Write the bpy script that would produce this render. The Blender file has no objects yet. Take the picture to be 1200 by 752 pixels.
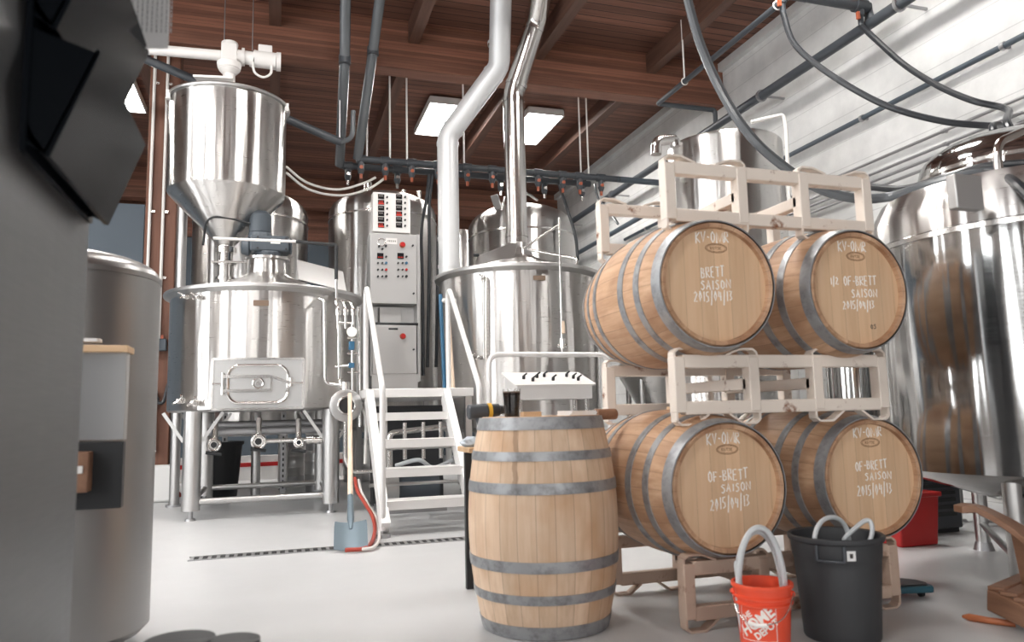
import bpy, bmesh, math, random
from math import pi, sin, cos, radians, sqrt, atan2
from mathutils import Vector as V, Matrix as M
random.seed(4)
SC = bpy.context.scene
COL = SC.collection

# ---------------------------------------------------------------- camera
FPX, YAW, PIT, ROL, CAMZ = 880.0, radians(17.6), radians(7.0), radians(-1.33), 0.915
FW = V((sin(YAW)*cos(PIT), cos(YAW)*cos(PIT), sin(PIT)))
RT0 = V((cos(YAW), -sin(YAW), 0)); UP0 = RT0.cross(FW)
RT = cos(ROL)*RT0 + sin(ROL)*UP0
UP = -sin(ROL)*RT0 + cos(ROL)*UP0
cd = bpy.data.cameras.new('camera'); cam = bpy.data.objects.new('camera', cd); COL.objects.link(cam)
cd.sensor_width = 36; cd.lens = FPX/1200*36; cd.clip_start = 0.05; cd.clip_end = 200
mw = M((RT, UP, -FW)).transposed().to_4x4(); mw.translation = V((0, 0, CAMZ)); cam.matrix_world = mw
cd.dof.use_dof = True; cd.dof.focus_distance = 7.5; cd.dof.aperture_fstop = 2.8
SC.camera = cam
# ---------------------------------------------------------------- light and exposure
SC.view_settings.view_transform = 'Standard'; SC.view_settings.look = 'None'
SC.view_settings.gamma = 1.0; SC.view_settings.use_curve_mapping = False
SC.view_settings.exposure = -0.52
W = bpy.data.worlds.new('daylight'); SC.world = W; W.use_nodes = True
bg = W.node_tree.nodes['Background']; bg.inputs[0].default_value = (0.93, 0.97, 1.0, 1); bg.inputs[1].default_value = 1.2
def area(name, loc, rot, sx, sy, power, col=(1, 1, 1)):
    l = bpy.data.lights.new(name, 'AREA'); l.shape = 'RECTANGLE'; l.size = sx; l.size_y = sy; l.energy = power; l.color = col
    o = bpy.data.objects.new(name, l); COL.objects.link(o); o.location = loc; o.rotation_euler = rot
    return o
# unseen daylight strips added behind and beside the camera to streak the steel
BAYS = ((-4.7, .9), (-2.2, 1.3), (.6, .9), (2.7, 1.1))
SIDES = (-3.2, -.2, 2.8, 6.2)
for x, w in BAYS:
    area('bay_strip_light', (x, -5.05, 2.3), (radians(90), 0, 0), w, 4.2, 76*w, (1.0, 0.985, 0.96))
for y in SIDES:
    area('side_strip_light', (-6.05, y, 2.9), (radians(90), 0, radians(-90)), 1.1, 3.8, 190, (0.97, 0.99, 1.0))

# ---------------------------------------------------------------- helpers
CP = V((0, 0, CAMZ))
def ray(x, y): return (x-600)*RT + (376-y)*UP + FPX*FW
def P(x, y, Y):                      # point of the room at depth Y
    d = ray(x, y); return CP + d*(Y/d.y)
def PX(x, y, X):                     # point of the room on the plane X
    d = ray(x, y); return CP + d*(X/d.x)
def PZ(x, y, z):
    d = ray(x, y); return CP + d*((z-CAMZ)/d.z)

class MB:
    def __init__(s): s.v = []; s.f = []
    def add(s, vs, fs):
        n = len(s.v); s.v += [V(a) for a in vs]; s.f += [tuple(i+n for i in f) for f in fs]; return s
    def box(s, c, d, rot=None):
        x, y, z = (a/2 for a in d); c = V(c)
        vs = [V((i*x, j*y, k*z)) for k in (-1, 1) for j in (-1, 1) for i in (-1, 1)]
        if rot is not None: vs = [rot @ a for a in vs]
        return s.add([a+c for a in vs], [(0, 2, 3, 1), (4, 5, 7, 6), (0, 1, 5, 4), (2, 6, 7, 3), (0, 4, 6, 2), (1, 3, 7, 5)])
    def bb(s, a, b):
        return s.box([(a[i]+b[i])/2 for i in range(3)], [abs(b[i]-a[i]) for i in range(3)])
    def bar(s, p, q, w, h, up=(0, 0, 1)):      # rectangular bar from p to q
        p, q = V(p), V(q); d = q-p; L = d.length; d.normalize(); u = V(up)
        if abs(d.dot(u)) > .98: u = V((0, 1, 0))
        sd = d.cross(u).normalized(); u = sd.cross(d)
        return s.box((p+q)/2, (w, L, h), M((sd, d, u)).transposed())
    def tube(s, pts, r, seg=12, caps=True, closed=False, flat=1.0):
        pts = [V(p) for p in pts]; n = len(pts)
        if not isinstance(r, (list, tuple)): r = [r]*n
        T = []
        for i in range(n):
            a = pts[(i-1) % n] if (closed or i > 0) else pts[i]
            b = pts[(i+1) % n] if (closed or i < n-1) else pts[i]
            t = (b-a); T.append(t.normalized() if t.length > 1e-9 else V((0, 0, 1)))
        u = V((0, 0, 1)) if abs(T[0].z) < .9 else V((1, 0, 0))
        u = (u - T[0]*u.dot(T[0])).normalized()
        vs = []
        for i in range(n):
            u = u - T[i]*u.dot(T[i])
            u = u.normalized() if u.length > 1e-6 else T[i].orthogonal().normalized()
            w = T[i].cross(u)
            for k in range(seg):
                a = 2*pi*k/seg; vs.append(pts[i] + (u*cos(a)*flat + w*sin(a))*r[i])
        fs = []
        for i in range(n if closed else n-1):
            j = (i+1) % n
            for k in range(seg):
                l = (k+1) % seg; fs.append((i*seg+k, i*seg+l, j*seg+l, j*seg+k))
        if caps and not closed:
            fs.append(tuple(reversed(range(seg)))); fs.append(tuple((n-1)*seg+k for k in range(seg)))
        return s.add(vs, fs)
    def cyl(s, p, q, r, r2=None, seg=20):
        return s.tube([p, q], [r, r if r2 is None else r2], seg)
    def lathe(s, prof, seg=48, c=(0, 0, 0), Mx=None, a0=0.0):
        c = V(c); vs = []; fs = []; n = len(prof); idx = []
        for (r, z) in prof:
            if r < 1e-6:
                idx.append([len(vs)]); vs.append(V((0, 0, z)))
            else:
                idx.append(list(range(len(vs), len(vs)+seg)))
                vs += [V((r*cos(a0+2*pi*k/seg), r*sin(a0+2*pi*k/seg), z)) for k in range(seg)]
        for i in range(n-1):
            A, B = idx[i], idx[i+1]
            for k in range(seg):
                l = (k+1) % seg
                if len(A) == 1 and len(B) == 1: continue
                if len(A) == 1: fs.append((A[0], B[l], B[k]))
                elif len(B) == 1: fs.append((A[k], A[l], B[0]))
                else: fs.append((A[k], A[l], B[l], B[k]))
        if Mx is not None: vs = [Mx @ a for a in vs]
        return s.add([a+c for a in vs], fs)
    def ring(s, c, R, r, ax=(0, 0, 1), seg=40, rs=8):
        ax = V(ax).normalized(); u = ax.orthogonal().normalized(); w = ax.cross(u); c = V(c)
        return s.tube([c+(u*cos(2*pi*k/seg)+w*sin(2*pi*k/seg))*R for k in range(seg)], r, rs, closed=True)
    def prism(s, out, d, Mx=None):             # outline (x,y), thickness d along +z
        n = len(out); vs = [V((x, y, 0)) for x, y in out]+[V((x, y, d)) for x, y in out]
        if Mx is not None: vs = [Mx @ a for a in vs]
        return s.add(vs, [tuple(reversed(range(n))), tuple(range(n, 2*n))]+[(i, (i+1) % n, n+(i+1) % n, n+i) for i in range(n)])
    def sphere(s, c, r, seg=16, rings=10, sc=(1, 1, 1)):
        pr = [(r*sin(pi*i/rings), -r*cos(pi*i/rings)) for i in range(rings+1)]
        pr[0] = (0, -r); pr[-1] = (0, r)
        return s.lathe(pr, seg, c, M.Diagonal(V(sc)))
    def build(s, name, m, parent=None, loc=None, bevel=0.0, sharp=35):
        o0 = V(loc) if loc is not None else V((0, 0, 0))
        p = parent; q = V((0, 0, 0))
        while p is not None: q += p.location; p = p.parent
        me = bpy.data.meshes.new(name)
        me.from_pydata([tuple(a-o0-q) if parent is not None else tuple(a-o0) for a in s.v], [], s.f)
        bm = bmesh.new(); bm.from_mesh(me); bmesh.ops.recalc_face_normals(bm, faces=bm.faces[:]); bm.to_mesh(me); bm.free()
        for pl in me.polygons: pl.use_smooth = True
        me.set_sharp_from_angle(angle=radians(sharp))
        me.materials.append(m)
        o = bpy.data.objects.new(name, me); COL.objects.link(o)
        if parent is not None: o.parent = parent
        else: o.location = o0
        if bevel:
            b = o.modifiers.new('edge', 'BEVEL'); b.width = bevel; b.segments = 2; b.limit_method = 'ANGLE'; b.angle_limit = radians(40)
        return o
def tag(o, label=None, cat=None, group=None, kind=None):
    if label: o['label'] = label
    if cat: o['category'] = cat
    if group: o['group'] = group
    if kind: o['kind'] = kind
    return o
def thing(name, loc, label, cat, group=None):
    o = bpy.data.objects.new(name, None); COL.objects.link(o); o.location = loc; o.empty_display_size = .1
    return tag(o, label, cat, group)
def copy_tree(o, parent=None):
    c = o.copy(); COL.objects.link(c)
    if parent is not None: c.parent = parent
    for ch in list(o.children): copy_tree(ch, c)
    return c
def spl(pts, n=8):                    # smooth curve through the points
    pts = [V(p) for p in pts]; out = []
    for i in range(len(pts)-1):
        a = pts[i-1] if i else pts[i]*2-pts[i+1]; b, c = pts[i], pts[i+1]
        d = pts[i+2] if i+2 < len(pts) else pts[i+1]*2-pts[i]
        for k in range(n):
            t = k/n
            out.append(.5*((2*b)+(c-a)*t+(2*a-5*b+4*c-d)*t*t+(3*b-a-3*c+d)*t**3))
    out.append(pts[-1]); return out
def bend(pts, r=.06, n=5):            # polyline with rounded corners
    pts = [V(p) for p in pts]; out = [pts[0]]
    for i in range(1, len(pts)-1):
        a, b, c = pts[i-1], pts[i], pts[i+1]
        d1 = (a-b); d2 = (c-b); k = min(r, d1.length*.45, d2.length*.45)
        p, q = b+d1.normalized()*k, b+d2.normalized()*k
        for j in range(n+1):
            t = j/n; out.append(p*(1-t)**2+b*2*t*(1-t)+q*t*t)
    out.append(pts[-1]); return out
def dome(R, z, h, n=8, r0=.0):        # profile of a dished top, from rim inwards
    return [(max(R*cos(pi/2*i/n), r0), z+h*sin(pi/2*i/n)) for i in range(n)]+([(0, z+h)] if r0 == 0 else [(r0, z+h)])

# ---------------------------------------------------------------- materials
def mat(name, base, rough=.5, metal=0.0, spec=.5, emit=None, es=0.0, trans=0.0, coat=0.0, alpha=1.0):
    m = bpy.data.materials.new(name); m.use_nodes = True; b = m.node_tree.nodes['Principled BSDF']
    b.inputs['Base Color'].default_value = (*base, 1); b.inputs['Roughness'].default_value = rough
    b.inputs['Metallic'].default_value = metal; b.inputs['Specular IOR Level'].default_value = spec
    b.inputs['Transmission Weight'].default_value = trans; b.inputs['Coat Weight'].default_value = coat
    if emit: b.inputs['Emission Color'].default_value = (*emit, 1); b.inputs['Emission Strength'].default_value = es
    return m
class NT:
    def __init__(s, m): s.m = m; s.t = m.node_tree; s.b = s.t.nodes['Principled BSDF']
    def n(s, t, **kw):
        x = s.t.nodes.new(t)
        for k, v in kw.items(): setattr(x, k, v)
        return x
    def l(s, a, b): s.t.links.new(a, b)
    def coord(s, kind='Object'): return s.n('ShaderNodeTexCoord').outputs[kind]
    def math(s, op, a, b=None, c=None):
        x = s.n('ShaderNodeMath', operation=op)
        for i, v in enumerate((a, b, c)):
            if v is None: continue
            if isinstance(v, (int, float)): x.inputs[i].default_value = v
            else: s.l(v, x.inputs[i])
        return x.outputs[0]
    def scale(s, vec, sc):
        x = s.n('ShaderNodeMapping'); x.inputs['Scale'].default_value = sc; s.l(vec, x.inputs[0]); return x.outputs[0]
    def noise(s, vec, scale, detail=3, rough=.5):
        x = s.n('ShaderNodeTexNoise'); x.inputs['Scale'].default_value = scale; x.inputs['Detail'].default_value = detail
        x.inputs['Roughness'].default_value = rough
        if vec is not None: s.l(vec, x.inputs['Vector'])
        return x.outputs['Fac']
    def ramp(s, fac, stops):
        x = s.n('ShaderNodeValToRGB'); e = x.color_ramp.elements
        while len(e) < len(stops): e.new(.5)
        for i, (p, c) in enumerate(stops):
            e[i].position = p; e[i].color = (*c, 1) if len(c) == 3 else c
        s.l(fac, x.inputs[0]); return x.outputs[0]
    def mix(s, fac, a, b, mode='MIX'):
        x = s.n('ShaderNodeMix', data_type='RGBA', blend_type=mode)
        for i, v in ((0, fac), (6, a), (7, b)):
            if isinstance(v, (int, float)): x.inputs[i].default_value = v
            elif isinstance(v, tuple): x.inputs[i].default_value = (*v, 1)
            else: s.l(v, x.inputs[i])
        return x.outputs[2]
    def bump(s, h, strength=.2, dist=.01):
        x = s.n('ShaderNodeBump'); x.inputs['Strength'].default_value = strength; x.inputs['Distance'].default_value = dist
        s.l(h, x.inputs['Height']); s.l(x.outputs[0], s.b.inputs['Normal']); return x
    def sep(s, vec):
        x = s.n('ShaderNodeSeparateXYZ'); s.l(vec, x.inputs[0]); return x.outputs
def steel(name, base=(.64, .625, .61), rough=.29, aniso=1.0, wav=.35):
    m = mat(name, base, rough, 1.0); t = NT(m)
    c = t.coord()
    if aniso:
        g = t.n('ShaderNodeTangent', direction_type='RADIAL', axis='Z'); t.l(g.outputs[0], t.b.inputs['Tangent']); t.b.inputs['Anisotropic Rotation'].default_value = .25
        t.b.inputs['Anisotropic'].default_value = aniso
    st = t.noise(t.scale(c, (1.0, 1.0, .06)), 3.2, 3)            # faint rolled-sheet waviness around the vessel
    sm = t.noise(t.scale(c, (2, 2, 40)), 4, 2)
    r = t.math('ADD', t.math('MULTIPLY', sm, .08), rough-.04); t.l(r, t.b.inputs['Roughness'])
    if wav: t.bump(st, wav, .06)
    return m
MT = {}
MT['tank'] = steel('brushed_tank_steel')
MT['tank2'] = steel('polished_tank_steel', (.52, .52, .515), .12, .45, .3)
MT['pipe'] = mat('polished_pipe_steel', (.76, .74, .72), .2, 1.0)
MT['plate'] = mat('satin_steel_plate', (.56, .555, .55), .36, 1.0)
MT['dsteel'] = mat('dull_steel', (.42, .42, .43), .45, 1.0)
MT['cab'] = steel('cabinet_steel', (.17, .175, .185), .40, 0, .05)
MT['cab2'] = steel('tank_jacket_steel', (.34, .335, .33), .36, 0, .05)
MT['duct'] = mat('galvanised_duct', (.72, .73, .74), .42, .35)
MT['white'] = mat('white_enamel', (.82, .80, .78), .35)
MT['offwhite'] = mat('white_plastic', (.78, .76, .73), .45)
MT['black'] = mat('black_rubber', (.016, .017, .019), .5)
MT['gloss'] = mat('glossy_black_plastic', (.008, .010, .013), .16, spec=.3); MT['gloss'].node_tree.nodes['Principled BSDF'].inputs['IOR'].default_value = 1.16
MT['dpipe'] = mat('dark_grey_pipe', (.055, .062, .072), .42)
MT['bpipe'] = mat('blue_grey_pipe', (.075, .095, .115), .45)
MT['gpipe'] = mat('grey_pipe', (.12, .13, .14), .24)
MT['motor'] = mat('blue_grey_motor_paint', (.062, .076, .092), .42)
MT['orange'] = mat('copper_orange_fitting', (.42, .10, .045), .4)
MT['redhose'] = mat('red_hose', (.38, .05, .03), .5)
MT['hose'] = mat('milky_hose', (.55, .58, .60), .3, trans=.0)
MT['hosedark'] = mat('black_hose', (.03, .033, .038), .32)
MT['red'] = mat('red_plastic', (.45, .012, .012), .4)
MT['bucket'] = mat('orange_red_plastic', (.80, .085, .035), .38)
MT['can'] = mat('charcoal_plastic', (.036, .038, .042), .5)
MT['paper'] = mat('white_paper', (.78, .78, .78), .8)
MT['blue'] = mat('blue_plastic', (.03, .12, .22), .4)
MT['teal'] = mat('teal_plastic', (.02, .085, .12), .4)
MT['rag'] = mat('beige_cloth', (.55, .45, .40), .9)
MT['rope'] = mat('pale_wood_handle', (.74, .58, .45), .6)
MT['glass'] = mat('beer_glass', (1, 1, 1), .03, trans=1.0)
MT['beer'] = mat('dark_beer', (.012, .006, .004), .12)
MT['lamp'] = mat('lit_diffuser', (1, 1, 1), .5, emit=(1.0, .97, .93), es=80)
MT['screen'] = mat('black_display', (.012, .012, .014), .2)
MT['digits'] = mat('red_digits', (.3, .01, .01), .4, emit=(1.0, .09, .04), es=.5)
MT['chalk'] = mat('white_chalk', (.93, .92, .89), .9)
MT['ink'] = mat('burnt_brand', (.22, .10, .045), .9)
MT['inkdark'] = mat('dark_print', (.05, .045, .04), .8)
MT['slate'] = mat('slate_blue_wall_paint', (.10, .125, .15), .8)
MT['conc'] = mat('white_painted_pedestal', (.74, .74, .73), .8)
MT['mesh'] = mat('pit_shade', (.02, .02, .02), .8)
MT['shovel'] = mat('worn_blue_grey_blade', (.13, .17, .20), .45, .6)
MT['yellow'] = mat('yellow_plastic', (.75, .42, .04), .4)

def wood_dir(name, cols, axis, plank=None, pax='x', rough=.6, gap=.02, grain=9, off=0.0, var=1.0):
    """wood with grain along axis and, when plank is set, boards that wide along pax"""
    m = mat(name, cols[0], rough); t = NT(m); c = t.coord(); x = t.sep(c)
    k = 'xyz'.index(axis); sc = [grain]*3; sc[k] = grain*.08
    g = t.noise(t.scale(c, tuple(sc)), 1.6, 6, .6)
    col = t.ramp(g, [(.25, cols[0]), (.5, cols[1]), (.75, cols[2])])
    if plank:
        u = t.math('ADD', t.math('DIVIDE', x['xyz'.index(pax)], plank), off+50.0)
        fl = t.math('FLOOR', u); wn = t.n('ShaderNodeTexWhiteNoise', noise_dimensions='1D'); t.l(fl, wn.inputs['W'])
        br = t.ramp(wn.outputs['Value'], [(0, (1-.32*var,)*3), (1, (1+.25*var,)*3)])
        col = t.mix(1.0, col, br, 'MULTIPLY')
        fr = t.math('FRACT', u); e = t.math('MINIMUM', fr, t.math('SUBTRACT', 1.0, fr))
        line = t.math('LESS_THAN', e, gap)
        col = t.mix(t.math('MULTIPLY', line, .45+.55*min(1, var)), col, tuple(a*.25 for a in cols[0]))
        t.bump(t.math('SUBTRACT', t.math('MULTIPLY', g, .12), line), .5, .006)
    t.l(col, t.b.inputs['Base Color'])
    return m
MT['ceil'] = wood_dir('brown_ceiling_boards', ((.110, .046, .030), (.175, .076, .050), (.245, .112, .074)), 'x', .145, 'y', .65, .05)
MT['beam'] = wood_dir('glulam_beam', ((.165, .066, .040), (.225, .094, .058), (.285, .125, .078)), 'x', .04, 'z', .6, .03)
MT['purlin'] = wood_dir('purlin_timber', ((.070, .034, .023), (.105, .051, .035), (.15, .075, .051)), 'y', None, 'x', .6)
MT['post'] = wood_dir('timber_post', ((.095, .036, .020), (.145, .058, .033), (.19, .08, .048)), 'z', None, 'x', .6)
MT['head'] = wood_dir('barrel_head_oak', ((.60, .385, .23), (.69, .47, .295), (.75, .535, .36)), 'y', .072, 'x', .55, .008, 14, 0.0, .35)
MT['lumber'] = wood_dir('plain_board', ((.52, .32, .17), (.62, .42, .25), (.70, .50, .32)), 'x', None, 'y', .6)
MT['chairw'] = wood_dir('reddish_chair_wood', ((.17, .085, .05), (.24, .125, .075), (.31, .17, .11)), 'y', None, 'y', .5)

def stave_mat(name, cols, streak=False):
    m = mat(name, cols[0], .55); t = NT(m); c = t.coord(); x = t.sep(c)
    an = t.math('ARCTAN2', x[1], x[0]); u = t.math('ADD', t.math('MULTIPLY', an, 26/(2*pi)), 40.0)
    fl = t.math('FLOOR', u); wn = t.n('ShaderNodeTexWhiteNoise', noise_dimensions='1D'); t.l(fl, wn.inputs['W'])
    oi = t.n('ShaderNodeObjectInfo')
    wv = t.math('FRACT', t.math('ADD', wn.outputs['Value'], t.math('MULTIPLY', oi.outputs['Random'], 7.3)))
    g = t.noise(t.scale(c, (22, 22, 1.6)), 1.7, 6, .6)
    col = t.ramp(g, [(.25, cols[0]), (.5, cols[1]), (.75, cols[2])])
    col = t.mix(1.0, col, t.ramp(wv, [(0, (.84, .81, .78)), (.5, (.98, .97, .96)), (1, (1.08, 1.07, 1.06))]), 'MULTIPLY')
    big = t.noise(t.scale(c, (1, 1, .8)), 4.5, 3)                  # water and wine stains on the oak
    col = t.mix(t.ramp(big, [(.47, (0, 0, 0)), (.70, (.75, .75, .75))]), col, cols[3])
    fr = t.math('FRACT', u); e = t.math('MINIMUM', fr, t.math('SUBTRACT', 1.0, fr))
    line = t.math('LESS_THAN', e, .022)
    col = t.mix(t.math('MULTIPLY', line, .38), col, (.12, .06, .03))
    if streak:                                                     # drip stain running down from the rim
        w = t.math('ADD', t.math('MULTIPLY', t.noise(t.scale(c, (1, 1, 3)), 6, 2), .10), -2.50)
        d = t.math('ABSOLUTE', t.math('SUBTRACT', an, w))
        s1 = t.math('LESS_THAN', d, .035); s2 = t.math('GREATER_THAN', x[2], .60)
        col = t.mix(t.math('MULTIPLY', t.math('MULTIPLY', s1, s2), .45), col, (.16, .08, .04))
    t.l(col, t.b.inputs['Base Color'])
    t.bump(t.math('SUBTRACT', t.math('MULTIPLY', g, .15), line), .35, .004)
    return m
MT['stave'] = stave_mat('oak_staves', ((.42, .245, .14), (.55, .35, .22), (.65, .445, .30), (.28, .135, .07)))
MT['stavep'] = stave_mat('pale_oak_staves', ((.58, .41, .275), (.69, .515, .37), (.76, .595, .45), (.52, .30, .16)), True)
def worn(name, base, dark, rough, metal, scale=8, lo=.45, hi=.7):
    m = mat(name, base, rough, metal); t = NT(m); c = t.coord()
    g = t.noise(c, scale, 6, .65); t.l(t.ramp(g, [(lo, base), (hi, dark)]), t.b.inputs['Base Color'])
    t.l(t.ramp(g, [(lo, (rough,)*3), (hi, (min(1, rough+.2),)*3)]), t.b.inputs['Roughness']); return m
MT['hoop'] = worn('galvanised_hoop', (.36, .37, .385), (.21, .21, .215), .42, .6, 16)
MT['rack'] = worn('cream_rack_paint', (.80, .72, .645), (.24, .10, .05), .5, 0, 9, .60, .70)
MT['rackshade'] = worn('shaded_rack_paint', (.52, .39, .31), (.17, .075, .04), .5, 0, 9, .56, .70)  # shade of the bottom rack mixed into its paint; rust patches are wear
def floor_mat():
    m = mat('pale_grey_epoxy_floor', (.62, .625, .63), .3); t = NT(m); c = t.coord()
    a = t.noise(c, .55, 5, .6); b = t.noise(c, 6, 6, .6)
    col = t.ramp(a, [(.3, (.49, .495, .505)), (.55, (.54, .545, .55)), (.75, (.585, .585, .59))])
    col = t.mix(.12, col, t.ramp(b, [(.3, (.44, .44, .45)), (.7, (.62, .62, .62))]))
    t.l(col, t.b.inputs['Base Color'])
    t.l(t.ramp(b, [(.3, (.30,)*3), (.7, (.40,)*3)]), t.b.inputs['Roughness']); t.bump(b, .08, .004); return m
MT['floor'] = floor_mat()
def wallboard():
    m = mat('white_painted_wall', (.72, .72, .71), .7); t = NT(m); c = t.coord(); x = t.sep(c)
    u = t.math('FRACT', t.math('DIVIDE', x[2], .305)); line = t.math('LESS_THAN', u, .035)
    g = t.noise(c, 3, 5, .6)
    col = t.ramp(g, [(.3, (.62, .62, .615)), (.7, (.76, .76, .75))])
    col = t.mix(t.math('MULTIPLY', line, .45), col, (.36, .36, .36)); t.l(col, t.b.inputs['Base Color'])
    t.bump(t.math('SUBTRACT', t.math('MULTIPLY', t.noise(c, 30, 4), .25), line), .4, .01); return m
MT['wall'] = wallboard()
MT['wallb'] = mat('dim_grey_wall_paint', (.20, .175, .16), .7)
MT['dimd'] = mat('dim_grey_digits', (.30, .27, .26), .5)

# ================================================================ the room
RX0, RX1, RY0, RY1, CH = -6.0, 6.3, -5.0, 17.0, 6.0
def struct(name, mb, m, bevel=0.0): return tag(mb.build(name, m, None, (0, 0, 0), bevel), kind='structure')
struct('floor', MB().bb((RX0-.2, RY0-.2, -.12), (RX1+.2, RY1+.2, 0)), MT['floor'])
struct('ceiling', MB().bb((RX0-.2, RY0-.2, CH), (RX1+.2, RY1+.2, CH+.1)), MT['ceil'])
struct('wall_right', MB().bb((RX1, 3.6, 0), (RX1+.2, RY1+.2, CH)), MT['wall'])
struct('wall_side', MB().bb((RX1, RY0-.2, 0), (RX1+.2, -1.6, CH)).bb((RX1, -1.6, 2.9), (RX1+.2, .9, CH)).bb((RX1, .9, 0), (RX1+.2, 3.6, CH)), MT['wallb'])
struct('door_1', MB().bb((RX1+.1, -1.6, 0), (RX1+.2, .9, 2.9)), MT['dpipe'])
struct('trim_3', MB().bb((RX1-.06, -1.8, 0), (RX1, -1.6, 3.1)).bb((RX1-.06, .9, 0), (RX1, 1.1, 3.1)).bb((RX1-.06, -1.8, 2.9), (RX1, 1.1, 3.1)), MT['post'])
zp = P(140, 238, 10.3).z
struct('wall_partition', MB().bb((RX0, 10.3, 0), (-1.62, 10.42, zp)), MT['slate'])
struct('wall_back', MB().bb((RX0-.2, RY1, 0), (RX1, RY1+.2, CH)), MT['slate'])
struct('trim_1', MB().bb((RX0, RY1-.06, 4.8), (RX1, RY1, CH)), MT['beam'])
def holed(axis, pos, lo, hi, holes):       # wall with rectangular openings
    mb = MB(); u = lo
    def seg(a, b, z0, z1):
        if axis == 'x': mb.bb((pos-.2, a, z0), (pos, b, z1))
        else: mb.bb((a, pos-.2, z0), (b, pos, z1))
    for (a, b, z0, z1) in holes:
        seg(u, a, 0, CH)
        if z0 > 0: seg(a, b, 0, z0)
        seg(a, b, z1, CH); u = b
    seg(u, hi, 0, CH); return mb
struct('wall_left', holed('x', RX0, RY0-.2, RY1, [(y-.55, y+.55, .95, 4.85) for y in SIDES]), MT['wallb'])
struct('wall_front', holed('y', RY0, RX0-.2, RX1, [(x-w/2, x+w/2, .15, 4.45) for x, w in BAYS]), MT['wallb'])
for k, y in enumerate((9.19, 16.1, 2.3)):
    struct('ceiling_beam', MB().bb((RX0, y, 5.357), (RX1, y+.26, CH)), MT['beam'], .012)
for x in (-5.2, -3.5, -1.78, -.06, 1.66, 3.38, 5.10):
    struct('ceiling_purlin', MB().bb((x-.07, RY0, 5.72), (x+.07, RY1, CH)), MT['purlin'])
struct('trim_2', MB().bb((6.22, RY0, 5.88), (6.3, RY1, 6.0)), MT['wall'])
# timber post with its white footing
pc = (-1.33, 9.72)
struct('post', MB().bb((-1.50, 9.60, .40), (-1.16, 9.86, CH)), MT['post'], .01)
struct('post_pedestal', MB().bb((-1.62, 9.50, 0), (-1.10, 9.92, .42)), MT['conc'], .03)

# lit panels under the ceiling
def ceil_light(x, y, label, lit=True):
    t = thing('ceiling_light', (x, y, 5.88), label, 'ceiling light', 'lit panels under the boards')
    f = MB()
    for dx in (-.31, .31): f.bb((x+dx-.012, y-.70, 5.84), (x+dx+.012, y+.70, 5.94))
    for dy in (-.70, .70): f.bb((x-.31, y+dy-.012, 5.84), (x+.31, y+dy+.012, 5.94))
    f.bb((x-.31, y-.70, 5.93), (x+.31, y+.70, 5.96))
    f.build('frame', MT['white'], t)
    MB().bb((x-.297, y-.687, 5.855), (x+.297, y+.687, 5.875)).build('diffuser', MT['lamp'], t)
    h = MB()
    for dy in (-.5, .5): h.cyl((x, y+dy, 5.95), (x, y+dy, 6.0), .006, seg=6)
    h.build('hanger_rod', MT['dsteel'], t)
ceil_light(2.60, 11.95, 'lit white panel light under the boards beside the grey flue duct')
ceil_light(4.25, 11.95, 'lit white panel light under the boards beside the polished steel stack')
ceil_light(-2.35, 12.1, 'lit white panel light showing as a triangle past the black file holder')
for x, y in ((-4.6, 5.5), (-2.35, 5.5), (.8, 5.5), (4.25, 5.5), (-4.6, .0), (-2.35, .0), (-4.6, 12.0)):
    ceil_light(x, y, 'lit white panel light hung overhead outside the view of the photo')

# floor drain
td = thing('trench_drain', (.6, 5.56, 0), 'narrow trench drain with a slotted grating let into the pale floor', 'floor drain')
MB().bb((-.52, 5.50, .0), (2.3, 5.62, .002)).build('dark_plate', MT['mesh'], td)  # flat dark plate painted for the shade down in the trench
g = MB(); x = -.52
while x < 2.3: g.bb((x, 5.50, .002), (x+.022, 5.62, .006)); x += .055
g.bb((-.53, 5.49, .0), (2.31, 5.50, .007)); g.bb((-.53, 5.62, .0), (2.31, 5.63, .007))
g.build('grating', MT['dsteel'], td)

# ================================================================ barrels
BH, RB, RC = .90, .332, .272
def rad(z): return RB-(RB-RC)*((z-BH/2)/(BH/2))**2
def make_barrel(stave='stave'):
    t = thing('oak_barrel', (0, 0, 0), None, 'barrel')
    pr = [(rad(z), z) for z in [BH*i/24 for i in range(25)]]
    prof = [(RC-.030, .045), (RC-.026, .004), (RC-.010, 0)]+pr[1:-1]+[(RC-.010, BH), (RC-.026, BH-.004), (RC-.030, BH-.045)]
    MB().lathe(prof, 96).build('staves', MT[stave], t, sharp=30)
    for z, s in ((.038, -1), (BH-.038, 1)):
        MB().lathe([(0, z-.012), (RC-.028, z-.012), (RC-.028, z+.012), (0, z+.012)], 64).build('head', MT['head'], t)
    for a, b in ((.003, .056), (.145, .183), (.272, .317), (BH-.317, BH-.272), (BH-.183, BH-.145), (BH-.056, BH-.003)):
        m = (a+b)/2
        MB().lathe([(rad(a)-.002, a), (rad(a)+.0035, a), (rad(m)+.004, m), (rad(b)+.0035, b), (rad(b)-.002, b)], 96).build('hoop', MT['hoop'], t)
    MB().cyl((0, RB-.01, BH/2), (0, RB+.012, BH/2), .03, .027).build('bung', MT['lumber'], t)
    return t
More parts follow.
